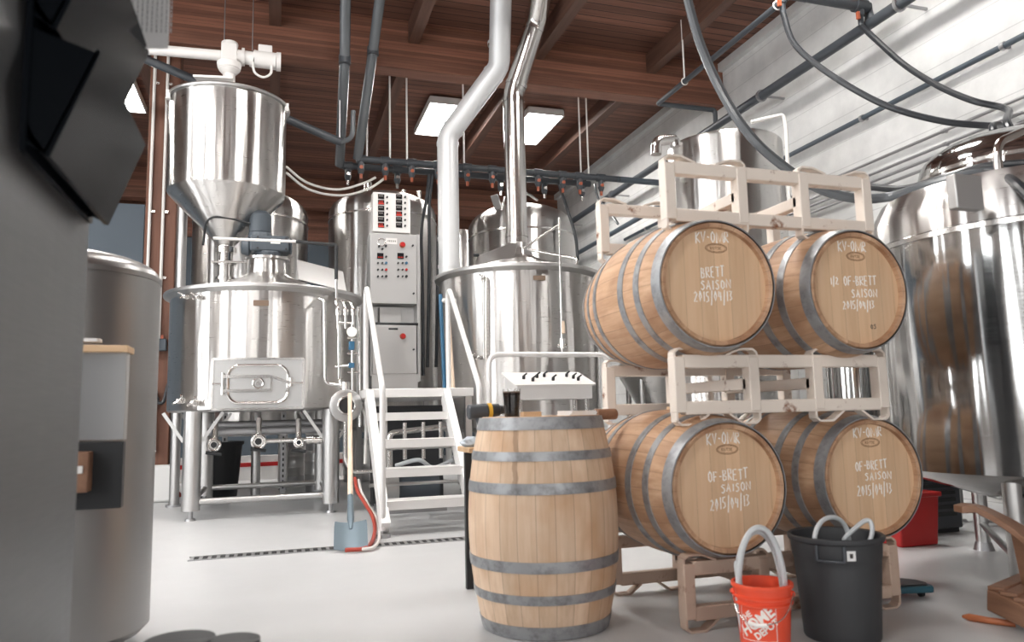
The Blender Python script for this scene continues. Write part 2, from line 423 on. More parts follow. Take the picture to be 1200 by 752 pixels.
FONT = {
 'K': [[(0, 0), (0, 1)], [(.7, 1), (0, .45), (.75, 0)]], 'V': [[(0, 1), (.35, 0), (.75, 1)]], '-': [[(.1, .5), (.6, .5)]],
 'O': [[(.35, 1), (.05, .75), (.05, .25), (.35, 0), (.65, .25), (.65, .75), (.35, 1)]], 'M': [[(0, 0), (.03, 1), (.42, .15), (.80, 1), (.86, 0)]],
 'R': [[(0, 0), (0, 1), (.55, .95), (.6, .65), (0, .5), (.7, 0)]], 'F': [[(0, 0), (0, 1), (.65, 1)], [(0, .55), (.5, .55)]],
 'B': [[(0, 0), (0, 1), (.5, .9), (.45, .6), (0, .52), (.6, .4), (.55, .08), (0, 0)]], 'E': [[(.6, 1), (0, 1), (0, 0), (.6, 0)], [(0, .5), (.5, .5)]],
 'T': [[(0, 1), (.8, 1)], [(.4, 1), (.4, 0)]], 'S': [[(.65, .9), (.3, 1), (.05, .8), (.55, .45), (.6, .2), (.3, 0), (0, .1)]],
 'A': [[(0, 0), (.35, 1), (.7, 0)], [(.15, .4), (.55, .4)]], 'I': [[(.35, 0), (.35, 1)]], 'N': [[(0, 0), (.02, 1), (.72, 0), (.74, 1)]],
 '2': [[(.05, .8), (.3, 1), (.6, .75), (0, 0), (.7, .05)]], '0': [[(.3, 1), (.05, .5), (.3, 0), (.6, .5), (.3, 1)]], '1': [[(.3, 1), (.3, 0)]],
 '5': [[(.6, 1), (.1, 1), (.05, .6), (.5, .55), (.55, .15), (.05, 0)]], '/': [[(.1, -.35), (.45, 1.2)]], '4': [[(.1, 1), (.05, .45), (.65, .45)], [(.5, .9), (.5, 0)]],
 '3': [[(.05, 1), (.55, .95), (.25, .55), (.6, .25), (.05, 0)]], ' ': []}
def write(mb, s, cx, cy, h, w, z, r=.0022, seed=0, slope=0.0):
    rd = random.Random(seed); ADV = {'M': 1.55, 'N': 1.1, 'I': .65, '1': .6, '/': .75, '-': .8, '0': .95}
    tot = sum(ADV.get(c, 1) for c in s); xx = cx-w/2
    for i, ch in enumerate(s):
        x0 = xx; st = w/tot*ADV.get(ch, 1); xx += st; y0 = cy-h/2+slope*(x0-cx)+rd.uniform(-.07, .07)*h
        for line in FONT[ch]:
            pts = [(x0+px*st*.95+rd.uniform(-.035, .035)*st, y0+py*h+rd.uniform(-.05, .05)*h, z) for px, py in line]
            mb.tube(pts, r, 6, flat=.35)
def head_marks(t, lines, extra=None, seed=1):
    z = BH-.0255; m = MB()
    for k, (s, x, y, h, w) in enumerate(lines): write(m, s, x, y, h, w, z, .0028, seed*10+k, .04)
    m.build('chalk_writing', MT['chalk'], t)
    b = MB(); pts = [(.012+.052*cos(2*pi*k/28), .158+.020*sin(2*pi*k/28), z) for k in range(28)]
    b.tube(pts, .0013, 5, closed=True); pts2 = [(.012+.046*cos(2*pi*k/28), .158+.0155*sin(2*pi*k/28), z) for k in range(28)]
    b.tube(pts2, .0009, 5, closed=True)
    write(b, 'RNTSE', .012, .158, .011, .056, z, .0012, 5)
    b.build('brand_stamp', MT['ink'], t)
    if extra:
        e = MB(); write(e, 'OS', .085, -.165, .02, .035, z, .002, 4); e.build('printed_code', MT['inkdark'], t)
proto = make_barrel()
spots = [(1.817, 3.667, .585, -.24), (2.668, 3.765, .583, -1.3), (1.824, 3.634, 1.442, -2.0), (2.501, 3.624, 1.434, 1.26)]
LB = ['orange oak barrel resting on the floor rack, front one behind the red bucket',
      'oak barrel on the floor rack above the charcoal trash can, close to the fermenter',
      'oak barrel on the upper rack closest to the mash kettle, its writing blurred',
      'oak barrel on the upper rack marked one half and stamped with two dark letters']
MK = [[('KV-OMR', .0, .205, .046, .165), ('OF-BRETT', .012, .052, .042, .195), ('SAISON', .048, .000, .034, .150), ('2015/04/13', .015, -.062, .045, .195)],
      [('KV-OMR', .005, .205, .044, .165), ('OF-BRETT', .010, .055, .040, .180), ('SAISON', .046, .003, .034, .155), ('2015/04/13', .020, -.058, .045, .200)],
      [('KV-OMR', .0, .205, .047, .165), ('BRETT', -.008, .055, .045, .115), ('SAISON', .005, -.000, .038, .150), ('2015/04/13', -.010, -.052, .042, .190)],
      [('KV-OMR', .0, .205, .044, .165), ('1/2', -.115, .040, .032, .050), ('OF-BRETT', .030, .045, .042, .190), ('SAISON', .050, -.010, .036, .155), ('2015/04/13', .012, -.066, .036, .185)]]
BAR = []
for i in range(len(spots)):
    o = proto if i == 0 else copy_tree(proto)
    BAR.append(o); o.location = (0, 0, 0)
    o['label'] = LB[i]; o['group'] = 'oak barrels lying on the racks'
for i, o in enumerate(BAR):
    head_marks(o, MK[i], i == 3, i+1)
    x, y, z, psi = spots[i]
    o.rotation_euler = (radians(90), 0, radians(psi)); o.location = (x, y, z)
sb = make_barrel('stavep'); sb.name = 'standing_barrel'
sb['label'] = 'pale oak barrel standing upright on the floor with a pint of dark beer on it'
sb.location = (1.150, 3.235, 0); sb.rotation_euler = (0, 0, radians(10))

# ================================================================ barrel racks
def make_rack(x0, x1, y0, y1, z0, z1, m, label, top_cradle=True, low_feet=True):
    t = thing('barrel_rack', ((x0+x1)/2, (y0+y1)/2, z0), label, 'barrel rack', 'steel racks that hold the barrels')
    w = .052; H = z1-z0; rt = z1-.058; rb = z0+.075
    xs = [x0, x0+(x1-x0)*.345, x0+(x1-x0)*.66, x1]
    for y in (y0, y1):
        for nm, z in (('rail', rt), ('rail', rb)):
            MB().bb((x0+w*.4, y-w/2, z-w*.55), (x1-w*.4, y+w/2, z+w*.55)).build(nm, m, t, bevel=.005)
        for x in (xs if True else ()):
            MB().bb((x-w/2, y-w/2-.004, rb-.02), (x+w/2, y+w/2+.004, rt+.02)).build('upright', m, t, bevel=.005)
        for xa, xb in ((xs[0], xs[1]), (xs[2], xs[3])):       # bent strap cradles above and below
            zt, zl = z1-.004, z0+.004; s = -1; cx = (xa+xb)/2
            yy = y
            for pts in ([(xa-.02, yy, rt), (xa-.02, yy, zt-.015), (xa, yy, zt), (xa+.06, yy, zt), (cx-.05, yy, rt+.028)],
                        [(xb+.02, yy, rt), (xb+.02, yy, zt-.015), (xb, yy, zt), (xb-.06, yy, zt), (cx+.05, yy, rt+.028)]):
                a = MB()
                for p, q in zip(pts[:-1], pts[1:]): a.bar(p, q, .05, .009, (0, 0, 1) if abs(q[0]-p[0]) > .01 else (1, 0, 0))
                a.build('cradle_strap', m, t)
            for pts in ([(xa-.02, yy, rb), (xa-.02, yy, zl+.015), (xa, yy, zl), (xa+.07, yy, zl), (cx-.05, yy, rb-.028)],
                        [(xb+.02, yy, rb), (xb+.02, yy, zl+.015), (xb, yy, zl), (xb-.07, yy, zl), (cx+.05, yy, rb-.028)]):
                b = MB()
                for p, q in zip(pts[:-1], pts[1:]): b.bar(p, q, .05, .009, (0, 0, 1) if abs(q[0]-p[0]) > .01 else (1, 0, 0))
                b.build('foot_strap', m, t)
    for x in (xs[1], xs[2]):
        MB().bb((x-w/2, y0, (rt+rb)/2-w/2), (x+w/2, y1, (rt+rb)/2+w/2)).build('crossbar', m, t, bevel=.005)
    return t
make_rack(1.647, 2.70, 2.875, 3.57, 0.0, .315, MT['rackshade'], 'barrel rack toned darker for shade, standing on the floor beneath the bottom two barrels')
make_rack(1.650, 2.725, 2.875, 3.57, .845, 1.178, MT['rack'], 'cream barrel rack between the bottom and the top barrels')
make_rack(1.650, 2.72, 2.875, 3.57, 1.690, 2.040, MT['rack'], 'empty rusty cream barrel rack lying on top of the stack')

# ================================================================ vessels
def legs4(t, c, r, rl, z1, a0, foot=True, name='leg', n=4):
    for k in range(n):
        a = a0+2*pi*k/n; x, y = c[0]+r*cos(a), c[1]+r*sin(a)
        l = MB().cyl((x, y, .07), (x, y, z1), rl).build(name, MT['plate'], t)
        MB().cyl((x, y, .02), (x, y, .08), .018, seg=10).cyl((x, y, 0), (x, y, .022), .055, .04).build('foot', MT['dsteel'], l)
def vessel(name, label, cat, c, R, z0, z1, hd, cone=None, m='tank', seams=(), seg=96, legs=None, group=None):
    t = thing(name, (c[0], c[1], 0), label, cat, group)
    pr = []
    if cone: pr += [(.05, z0-cone), (.07, z0-cone), (R-.02, z0-.015), (R, z0+.01)]
    else: pr += [(0, z0-.06), (R*.6, z0-.045), (R-.03, z0), (R, z0+.03)]
    pr += [(R, z0+(z1-z0)*i/6) for i in range(1, 6)]+[(R, z1-.01), (R*.995, z1+.02)]+[(R*.985*cos(pi/2*i/9), z1+.03+hd*sin(pi/2*i/9)) for i in range(1, 9)]+[(0, z1+.03+hd)]
    MB().lathe(pr, seg, (c[0], c[1], 0)).build('shell', MT[m], t)
    for z in seams:
        MB().lathe([(R-.002, z-.016), (R+.008, z-.013), (R+.008, z+.013), (R-.002, z+.016)], seg, (c[0], c[1], 0)).build('seam_band', MT['pipe'], t)
    if legs: legs4(t, c, R*legs[0], legs[1], z0+.02, legs[2])
    return t

MT['brass'] = mat('worn_bronze_plate', (.20, .14, .10), .5, .3)
# ---- mash tun
TC, TR = V((-.095, 8.40, 0)), .948
tun = thing('mash_tun', TC, 'wide round steel mash tun on legs, with a hatch door, under the grain hopper', 'brewing vessel')
prof = [(0, 1.0), (TR-.02, 1.0), (TR, 1.015)]+[(TR, 1.1+.2*i) for i in range(6)]+[(TR, 2.165)]
MB().lathe(prof, 128, TC).build('body', MT['tank'], tun)
MB().lathe([(TR-.004, 2.13), (TR+.062, 2.165), (TR+.066, 2.185), (TR+.060, 2.20), (TR-.02, 2.205)], 128, TC).build('rim', MT['plate'], tun)
MB().lathe([(TR-.01, 2.20), (.62, 2.275), (.30, 2.40), (.22, 2.45), (.21, 2.60), (.235, 2.605), (.235, 2.63), (0, 2.635)], 96, TC).build('lid', MT['tank'], tun)
for sx, sy in ((-1, -1), (1, -1), (-1, 1), (1, 1)):
    x, y = TC.x+.63*sx, TC.y+.74*sy; r = .082
    l = MB().cyl((x, y, .09), (x, y, 1.0), r, seg=24).build('leg', MT['plate'], tun)
    MB().cyl((x, y, .02), (x, y, .09), .022, seg=10).cyl((x, y, 0), (x, y, .022), .05, .04).build('foot', MT['dsteel'], l)
    g = MB()
    g.bar((x-.08*1, y-.02*sy, .72), (x-.26, y-.02*sy, .99), .03, .012, (0, 1, 0)); g.bar((x+.08, y-.02*sy, .72), (x+.26, y-.02*sy, .99), .03, .012, (0, 1, 0))
    g.build('gusset', MT['plate'], tun)
x0, x1, y0, y1 = TC.x-.63, TC.x+.63, TC.y-.74, TC.y+.74
for p, q in (((x0, y0, .17), (x1, y0, .17)), ((x0, y1, .17), (x1, y1, .17)), ((x0, y0, .17), (x0, y1, .17)), ((x1, y0, .17), (x1, y1, .17))):
    MB().cyl(p, q, .03, seg=14).build('stretcher', MT['plate'], tun)
for y, z in ((y0+.35, .80), (y1-.1, .86)):
    MB().cyl((x0+.1, y, z), (x1, y, z), .04, seg=14).build('bottom_pipe', MT['dsteel'], tun)
# hatch: raised frame, rounded door with two straps, knob, latch
ang = atan2(P(303, 450, 7.5).x, 7.5); ndir = V((P(303, 450, 7.45).x-TC.x, P(303, 450, 7.45).y-TC.y, 0)).normalized()
tdir = V((-ndir.y, ndir.x, 0)); tdir = tdir if tdir.x > 0 else -tdir
hc = TC+ndir*(TR+.012); hc.z = 1.245
HM = M((tdir, V((0, 0, 1)), ndir)).transposed().to_4x4(); HM.translation = hc
def rrect(w, h, r, n=5):
    o = []
    for cx, cy, a in ((w/2-r, h/2-r, 0), (-w/2+r, h/2-r, 90), (-w/2+r, -h/2+r, 180), (w/2-r, -h/2+r, 270)):
        o += [(cx+r*cos(radians(a+90*i/n)), cy+r*sin(radians(a+90*i/n))) for i in range(n+1)]
    return o
def xf(mx, pts): return [mx @ V(p) for p in pts]
f = MB(); W2, H2 = .405, .232
f.prism([(-W2, -H2), (W2, -H2), (W2, H2), (-W2, H2)], .16, HM @ M.Translation((0, 0, -.155))).build('hatch_neck', MT['plate'], tun, bevel=.006)
f = MB()
for a, b in (((-W2, -H2), (W2, -H2)), ((W2, -H2), (W2, H2)), ((W2, H2), (-W2, H2)), ((-W2, H2), (-W2, -H2))):
    f.bar(*xf(HM, [(*a, .010), (*b, .010)]), .02, .02, ndir)
f.build('hatch_frame', MT['pipe'], tun)
hd = MB().prism(rrect(.56, .37, .11, 8), .03, HM @ M.Translation((0, -.005, .015))).build('hatch_door', MT['plate'], tun, bevel=.008)
MB().tube(xf(HM, [(x, y-.005, .045) for x, y in rrect(.53, .345, .10, 8)]), .016, 8, closed=True).build('door_rim', MT['pipe'], hd)
s = MB()
for z in (.065, -.065): s.bar(*xf(HM, [(-.31, z, .062), (.12, z, .062)]), .028, .022, ndir)
s.bar(*xf(HM, [(.12, .065, .062), (.285, .0, .062)]), .028, .022, ndir); s.bar(*xf(HM, [(.12, -.065, .062), (.12, .065, .062)]), .02, .018, ndir)
s.bar(*xf(HM, [(.285, 0, .055), (.25, -.085, .055)]), .02, .02, ndir)
s.build('door_strap', MT['pipe'], hd)
MB().ring(HM @ V((.0, 0, .055)), .045, .010, ndir).cyl(HM @ V((0, 0, .02)), HM @ V((0, 0, .075)), .018, seg=16).build('door_knob', MT['pipe'], hd)
k = MB(); k.cyl(HM @ V((-.31, -.10, .045)), HM @ V((-.31, .10, .045)), .014, seg=10); k.cyl(HM @ V((-.40, 0, .04)), HM @ V((-.31, 0, .045)), .009, seg=8)
k.build('hinge', MT['pipe'], hd)
k = MB(); k.cyl(HM @ V((.29, -.03, .05)), HM @ V((.29, .05, .05)), .02, seg=12); k.cyl(HM @ V((.29, 0, .045)), HM @ V((.40, 0, .03)), .009, seg=8)
k.build('latch', MT['pipe'], hd)
def plate_on(c, R, px, py, w, h, t, name='nameplate', m='brass'):
    d = ray(px, py); a = d.x**2+d.y**2; b = -2*(d.x*c[0]+d.y*c[1]); cc = c[0]**2+c[1]**2-R*R
    q = CP+d*((-b-sqrt(max(0, b*b-4*a*cc)))/(2*a)); n = V((q.x-c[0], q.y-c[1], 0)).normalized()
    tx = V((-n.y, n.x, 0)); tx = tx if tx.x > 0 else -tx
    mx = M((tx, V((0, 0, 1)), n)).transposed().to_4x4(); mx.translation = q
    MB().prism(rrect(w, h, .008, 3), .006, mx).build(name, MT[m], t); return q, n, tx
plate_on(TC, TR, 306, 355, .14, .055, tun)
def surf(c, R, px, py):
    d = ray(px, py); a = d.x**2+d.y**2; b = -2*(d.x*c[0]+d.y*c[1]); cc = c[0]**2+c[1]**2-R*R
    q = CP+d*((-b-sqrt(max(0, b*b-4*a*cc)))/(2*a)); n = V((q.x-c[0], q.y-c[1], 0)).normalized(); return q, n
def tap(t, q, n, s=1.0, name='valve', lever=V((0, 0, 1)), m='pipe'):
    """clamped sample valve sticking out of a vessel"""
    v = MB(); v.cyl(q-n*.02, q+n*.05*s, .020*s, seg=12); v.cyl(q+n*.02*s, q+n*.032*s, .034*s, seg=14); v.cyl(q+n*.05*s, q+n*.062*s, .034*s, seg=14)
    v.sphere(q+n*.085*s, .032*s, 12, 8); v.cyl(q+n*.085*s, q+n*.085*s+lever*.075*s, .009*s, seg=8)
    v.cyl(q+n*.085*s, q+n*.15*s-V((0, 0, .03*s)), .018*s, .014*s, seg=10)
    o = v.build(name, MT[m], t)
    MB().cyl(q+n*.085*s+lever*.07*s, q+n*.12*s+lever*.11*s, .014*s, seg=8).build('lever', MT['pipe'], o); return o
for px, py in ((222, 348), (236, 349)): q, n = surf(TC, TR, px, py); tap(tun, q, n, .7, lever=V((-.5, 0, .5)))
for px, py in ((217, 470), (232, 472)): q, n = surf(TC, TR, px, py); tap(tun, q, n, .85, lever=V((.5, 0, .6)))
# geared rake motor on the lid
gm = MB(); mc = V((TC.x+.02, TC.y, 2.78))
gm.box(mc, (.40, .26, .17)).cyl(mc+V((-.20, 0, -.02)), mc+V((-.29, 0, -.02)), .105, .085, 20).cyl(mc+V((0, 0, -.16)), mc+V((0, 0, -.08)), .12, .15, 20).cyl(mc+V((.20, 0, 0)), mc+V((.235, 0, 0)), .09)
go = gm.build('gear_motor', MT['motor'], tun, bevel=.02)
MB().cyl(mc+V((-.10, 0, .07)), mc+V((-.10, 0, .13)), .13, .12, 24).cyl(mc+V((-.10, 0, .13)), mc+V((-.10, 0, .33)), .115, .115, 24).cyl(mc+V((-.10, 0, .33)), mc+V((-.10, 0, .37)), .115, .07, 24).build('motor_body', MT['motor'], go, bevel=.006)
MB().box(mc+V((.06, -.133, .02)), (.10, .008, .05)).build('type_plate', MT['white'], go)
bo = MB()
for dx in (-.12, .17):
    for dz in (-.06, .06): bo.cyl(mc+V((dx, -.128, dz)), mc+V((dx, -.142, dz)), .012, seg=6)
bo.build('bolt', MT['black'], go)
MB().tube(spl([mc+V((-.20, -.05, .22)), mc+V((-.45, -.1, .26)), mc+V((-.62, -.1, .22)), mc+V((-.68, .1, 0))]), .012, 8).build('power_cord', MT['black'], go)
# lift arm
A0, A1, A2, A3 = P(250, 279, 7.75), P(347, 283, 7.7), P(394, 287, 7.65), P(394, 352, 7.65)
MB().cyl(A0, A1, .014).build('arm_rod', MT['white'], tun)
MB().tube(bend([A1, A2, A2+(A3-A2)*.62], .02), .018, 10).build('arm_sleeve', MT['black'], tun)
MB().cyl(A2+(A3-A2)*.6, A3, .014).build('arm_post', MT['pipe'], tun)
# open lid hatch
hp = [P(348, 304, 8.35), P(402, 318, 8.30), P(406, 341, 8.15), P(350, 327, 8.2)]
h = MB(); nn = (hp[1]-hp[0]).cross(hp[3]-hp[0]).normalized()*.012
h.add([p for p in hp]+[p+nn for p in hp], [(0, 1, 2, 3), (7, 6, 5, 4), (0, 4, 5, 1), (1, 5, 6, 2), (2, 6, 7, 3), (3, 7, 4, 0)]).build('lid_hatch', MT['plate'], tun)
# wash pipe and manifold on the front
def pipe(t, pts, r, name='pipe', m='pipe', rb=.05, seg=12): return MB().tube(bend(pts, rb), r, seg).build(name, MT[m], t)
pipe(tun, [surf(TC, TR, 372, 350)[0], P(373, 349, 7.45), P(380, 352, 7.42), P(381, 449, 7.42), P(402, 452, 7.40)], .016)
for px in (392, 401, 410):
    pipe(tun, [surf(TC, TR+.02, 395, 352)[0], P(px, 350+(px-392)*.15, 7.6), P(px+4, 362, 7.55), P(px+4, 385, 7.55)], .015)
    q = P(px+4, 366, 7.55); MB().cyl(q-V((0, 0, .03)), q+V((0, 0, .03)), .03, seg=12).cyl(q, q+V((.0, -.08, .02)), .008, seg=8).build('valve', MT['pipe'], tun)
pipe(tun, [P(396, 378, 7.55), P(414, 379, 7.55)], .012)
pipe(tun, [P(397, 380, 7.55), P(397, 445, 7.55), P(402, 460, 7.45)], .015)
pipe(tun, [P(413, 380, 7.55), P(413, 465, 7.5)], .015)
pipe(tun, [P(421, 360, 7.62), P(422, 500, 7.55)], .016)
pipe(tun, [P(392, 430, 7.55), P(413, 428, 7.55)], .012)
gq = P(413, 389, 7.5); MB().cyl(gq, gq+V((-.01, -.035, 0)), .05, seg=24).build('pressure_gauge', MT['offwhite'], tun)
for py in (405, 428):
    bq = P(412, py, 7.52); MB().box(bq, (.055, .05, .085 if py == 405 else .05)).build('control_block', MT['blue'], tun, bevel=.006)
for py in (396, 414, 436): q = P(413, py, 7.53); MB().cyl(q-V((.05, 0, 0)), q+V((.05, 0, 0)), .012, seg=8).build('clamp', MT['pipe'], tun)
# round grant pot on the pipework
gc = P(405, 475, 7.25); gn = V((.08, -1, 0)).normalized()
gp = MB().tube([gc-gn*.10, gc-gn*.02, gc+gn*.03, gc+gn*.045], [.13, .152, .152, .12], 32).build('sight_pot', MT['plate'], tun)
MB().cyl(gc+gn*.045, gc+gn*.05, .075, seg=28).build('sight_glass', MT['screen'], gp)
MB().ring(gc+gn*.05, .078, .010, gn).build('sight_ring', MT['pipe'], gp)
pipe(tun, [gc+V((0, .02, .12)), gc+V((0, .02, .22))], .04)
pipe(tun, [gc+V((.0, .03, -.13)), gc+V((0, .03, -.50)), gc+V((.06, .03, -.62)), gc+V((.30, .03, -.62))], .018)
pipe(tun, [gc+V((.14, .03, .0)), gc+V((.2, .05, -.1)), gc+V((.19, .05, -.55))], .016, m='offwhite')
# valves and pipe under the tun
Yv = 7.75
pipe(tun, [P(300, 517, Yv), P(398, 514, Yv)], .022, m='pipe')
for px, py, r in ((251, 521, .065), (303, 517, .075), (350, 518, .05)):
    q = P(px, py, Yv); v = MB().cyl(q+V((0, .10, 0)), q, .04).cyl(q, q-V((0, .03, 0)), r, seg=24).ring(q-V((0, .03, 0)), r*.8, .014, (0, 1, 0)).cyl(q-V((0, .02, 0)), q-V((0, .05, 0)), r*.6)
    v.cyl(q, q+V((0, .08, .22)), .028); o = v.build('drain_valve', MT['pipe'], tun)
    MB().cyl(q-V((0, .045, 0)), q-V((0, .062, 0)), r*.42).cyl(q+V((-.07, -.05, -.07)), q+V((.07, -.05, -.09)), .016).build('hand_wheel', MT['black'], o)
for px in (363, 372): q = P(px, 515, Yv); MB().cyl(q-V((.035, 0, 0)), q+V((.035, 0, 0)), .042, seg=18).build('union', MT['pipe'], tun)

# ---- grain hopper
HC, HR = V((-.53, 8.60, 0)), .612
hop = thing('grain_hopper', HC, 'steel grain hopper with a cone bottom standing on tall legs above the mash tun', 'hopper')
MB().lathe([(HR, 3.36)]+[(HR, 3.36+.2*i) for i in range(1, 6)]+[(HR, 4.40), (HR-.01, 4.40), (HR-.01, 3.4)], 96, HC).build('drum', MT['tank'], hop)
MB().lathe([(HR+.001, 3.37), (HR-.01, 3.345), (.11, 2.83), (.085, 2.80), (.085, 2.77)], 96, HC).build('cone', MT['tank'], hop)
MB().lathe([(HR, 4.365), (HR+.035, 4.37), (HR+.04, 4.385), (HR+.035, 4.40), (HR, 4.405)], 96, HC).build('rim', MT['plate'], hop)
MB().lathe([(HR, 4.40), (.3, 4.43), (0, 4.44)], 48, HC).build('lid', MT['plate'], hop)
for a in (-2.75, -.3): q = HC+V((cos(a), sin(a), 0))*(HR+.03); q.z = 4.36; MB().box(q, (.04, .06, .09)).build('lug', MT['white'], hop)
ov = MB()
for z0, z1, r in ((2.72, 2.78, .11), (2.60, 2.74, .075), (2.58, 2.62, .11), (2.44, 2.60, .085), (2.42, 2.45, .105), (2.22, 2.44, .085)): ov.cyl((HC.x, HC.y, z0), (HC.x, HC.y, z1), r, seg=20)
ov.cyl((HC.x-.14, HC.y-.1, 2.60), (HC.x+.26, HC.y-.1, 2.61), .012); ov.build('outlet_valve', MT['pipe'], hop)
for i, (x, y) in enumerate(((-1.02, 9.00), (-.70, 9.26), (-.20, 9.50))):
    l = MB().cyl((x, y, .02), (x, y, 3.45), .052, seg=18).build('leg', MT['plate'], hop)
    MB().cyl((x, y, 0), (x, y, .025), .085).build('foot', MT['dsteel'], l)
    MB().bar((x, y, 3.40), (HC.x, HC.y, 3.40), .06, .05).build('bracket', MT['plate'], hop)
# ---- grain auger
q = P(269, 66, 8.55)
au = thing('grain_auger', q, 'white grain auger pipe with a gearbox and motor feeding the hopper', 'auger')
e = P(120, 53, 8.62); MB().cyl(e+(e-q)*.35, q, .058, seg=20).build('auger_tube', MT['white'], au)
b = MB().box(q+V((.0, 0, .02)), (.17, .17, .21)).cyl(q+V((0, 0, .11)), q+V((0, 0, .16)), .09)
b.cyl(q+V((0, 0, -.08)), q+V((0, 0, -.16)), .135, .12, 20).cyl(q+V((0, 0, -.16)), q+V((0, 0, -.22)), .12, .065, 20).cyl(q+V((0, 0, -.2)), q+V((0, 0, -.42)), .065, seg=18).cyl(q+V((0, 0, -.36)), q+V((0, 0, -.42)), .10, seg=18)
b.build('gearbox', MT['white'], au, bevel=.012)
b = MB().cyl(q+V((.08, 0, .01)), q+V((.26, -.01, -.0)), .075, seg=18).cyl(q+V((.13, 0, .01)), q+V((.16, 0, .01)), .10).cyl(q+V((.24, 0, .01)), q+V((.27, 0, 0)), .10)
b.cyl(q+V((.27, -.01, 0)), q+V((.50, -.02, -.01)), .095, seg=20).cyl(q+V((.50, -.02, -.01)), q+V((.55, -.02, -.01)), .105, seg=20)
mo = b.build('motor', MT['white'], au)
MB().box(q+V((.38, -.02, .11)), (.15, .10, .09)).build('terminal_box', MT['white'], mo, bevel=.008)
MB().tube(spl([q+V((.45, -.06, -.08)), q+V((.44, -.06, -.18)), q+V((.36, -.06, -.23)), q+V((.27, -.06, -.18)), q+V((.25, -.06, -.06))]), .014, 8).build('motor_cable', MT['offwhite'], mo)
MB().add([q+V((-.36, -.12, -.335)), q+V((.05, -.18, -.335)), q+V((.05, .2, -.335)), q+V((-.26, .2, -.335))]+[q+V((-.36, -.12, -.31)), q+V((.05, -.18, -.31)), q+V((.05, .2, -.31)), q+V((-.26, .2, -.31))],
         [(3, 2, 1, 0), (4, 5, 6, 7), (0, 1, 5, 4), (1, 2, 6, 5), (2, 3, 7, 6), (3, 0, 4, 7)]).build('cover_plate', MT['white'], au)
for dx in (-.06, .24): MB().cyl(q+V((dx, .0, .10)), V((q.x+dx, q.y, 6.0)), .006, seg=6).build('hanger_wire', MT['dsteel'], au)
MT['alu'] = mat('pale_aluminium', (.80, .79, .78), .42, .2)
MT['panelsteel'] = mat('panel_steel', (.56, .555, .55), .42, .7)
# ---- hot liquor tank, sister tanks
hl = vessel('hot_liquor_tank', 'tall domed steel tank behind the control panel', 'tank', (1.49, 10.90), .78, .75, 3.84, .30, seams=(3.74,), legs=(.85, .06, .78))
MB().cyl((1.25, 10.75, 4.05), (1.25, 10.75, 4.30), .06).build('top_nozzle', MT['pipe'], hl)
for x in (1.75, 1.98): MB().cyl((x, 10.6, 4.0), (x, 10.6, 4.18), .035).build('top_nozzle', MT['pipe'], hl)
dk = vessel('domed_tank', 'domed steel tank rising behind the mash kettle lid', 'tank', (3.49, 10.43), .80, .75, 3.60, .36, seams=(3.48,), legs=(.85, .06, .78))
MB().bar((3.0, 9.95, 3.78), (2.92, 9.90, 3.98), .12, .03).build('lifting_lug', MT['plate'], dk)
MB().tube(bend([(3.02, 9.9, 3.7), (3.05, 9.85, 3.95), (3.4, 9.9, 4.05), (3.6, 10.0, 3.98)], .1), .02).build('spray_pipe', MT['pipe'], dk)
bh = vessel('domed_tank', 'domed steel tank mostly hidden behind the grain hopper', 'tank', (-.34, 10.85), .76, .75, 3.72, .32, seams=(3.6,), legs=(.85, .06, .78))
c0 = P(540, 300, 14.2); vessel('domed_tank', 'pale distant tank seen between the panel tank and the grey flue duct', 'tank', (c0.x, 14.2), .62, .75, 4.20, .3, legs=(.85, .06, .78))

# ---- control panel
YP = 8.88
def PP(px, py, dy=0.0): return P(px, py, YP+dy)
cpn = thing('control_panel', (PP(463, 440).x, YP+.15, 1.165), 'tall steel control panel with rows of red displays at the head of the stairs', 'control panel')
def pbox(px0, py0, px1, py1, y0, y1, name, m, parent, bevel=.006):
    a, b = PP(px0, (py0+py1)/2), PP(px1, (py0+py1)/2); zt, zb = PP((px0+px1)/2, py0).z, PP((px0+px1)/2, py1).z
    return MB().bb((a.x, YP+y0, zb), (b.x, YP+y1, zt)).build(name, m, parent, bevel=bevel)
up = pbox(437, 226, 481, 272, 0, .16, 'display_box', MT['white'], cpn)
lo = pbox(433.5, 274, 488, 356, -.02, .28, 'upper_cabinet', MT['panelsteel'], cpn)
pbox(489, 274, 493, 447, .02, .28, 'side_post', MT['panelsteel'], cpn)
pbox(434, 356, 437, 440, .02, .28, 'side_post', MT['panelsteel'], cpn)
ba = pbox(434, 356, 490, 381, .24, .28, 'niche_back', MT['plate'], cpn)
pbox(446, 358, 472, 378, .10, .22, 'niche_box', MT['panelsteel'], cpn)
pbox(434, 378, 490, 381, .0, .26, 'niche_shelf', MT['screen'], cpn, .002)
lc = pbox(436, 381, 488, 438, -.02, .28, 'lower_cabinet', MT['panelsteel'], cpn)
a, b = PP(436, 440), PP(490, 440); MB().bb((a.x, YP+.02, 1.165), (b.x, YP+.28, PP(460, 438).z)).build('plinth', MT['plate'], cpn)
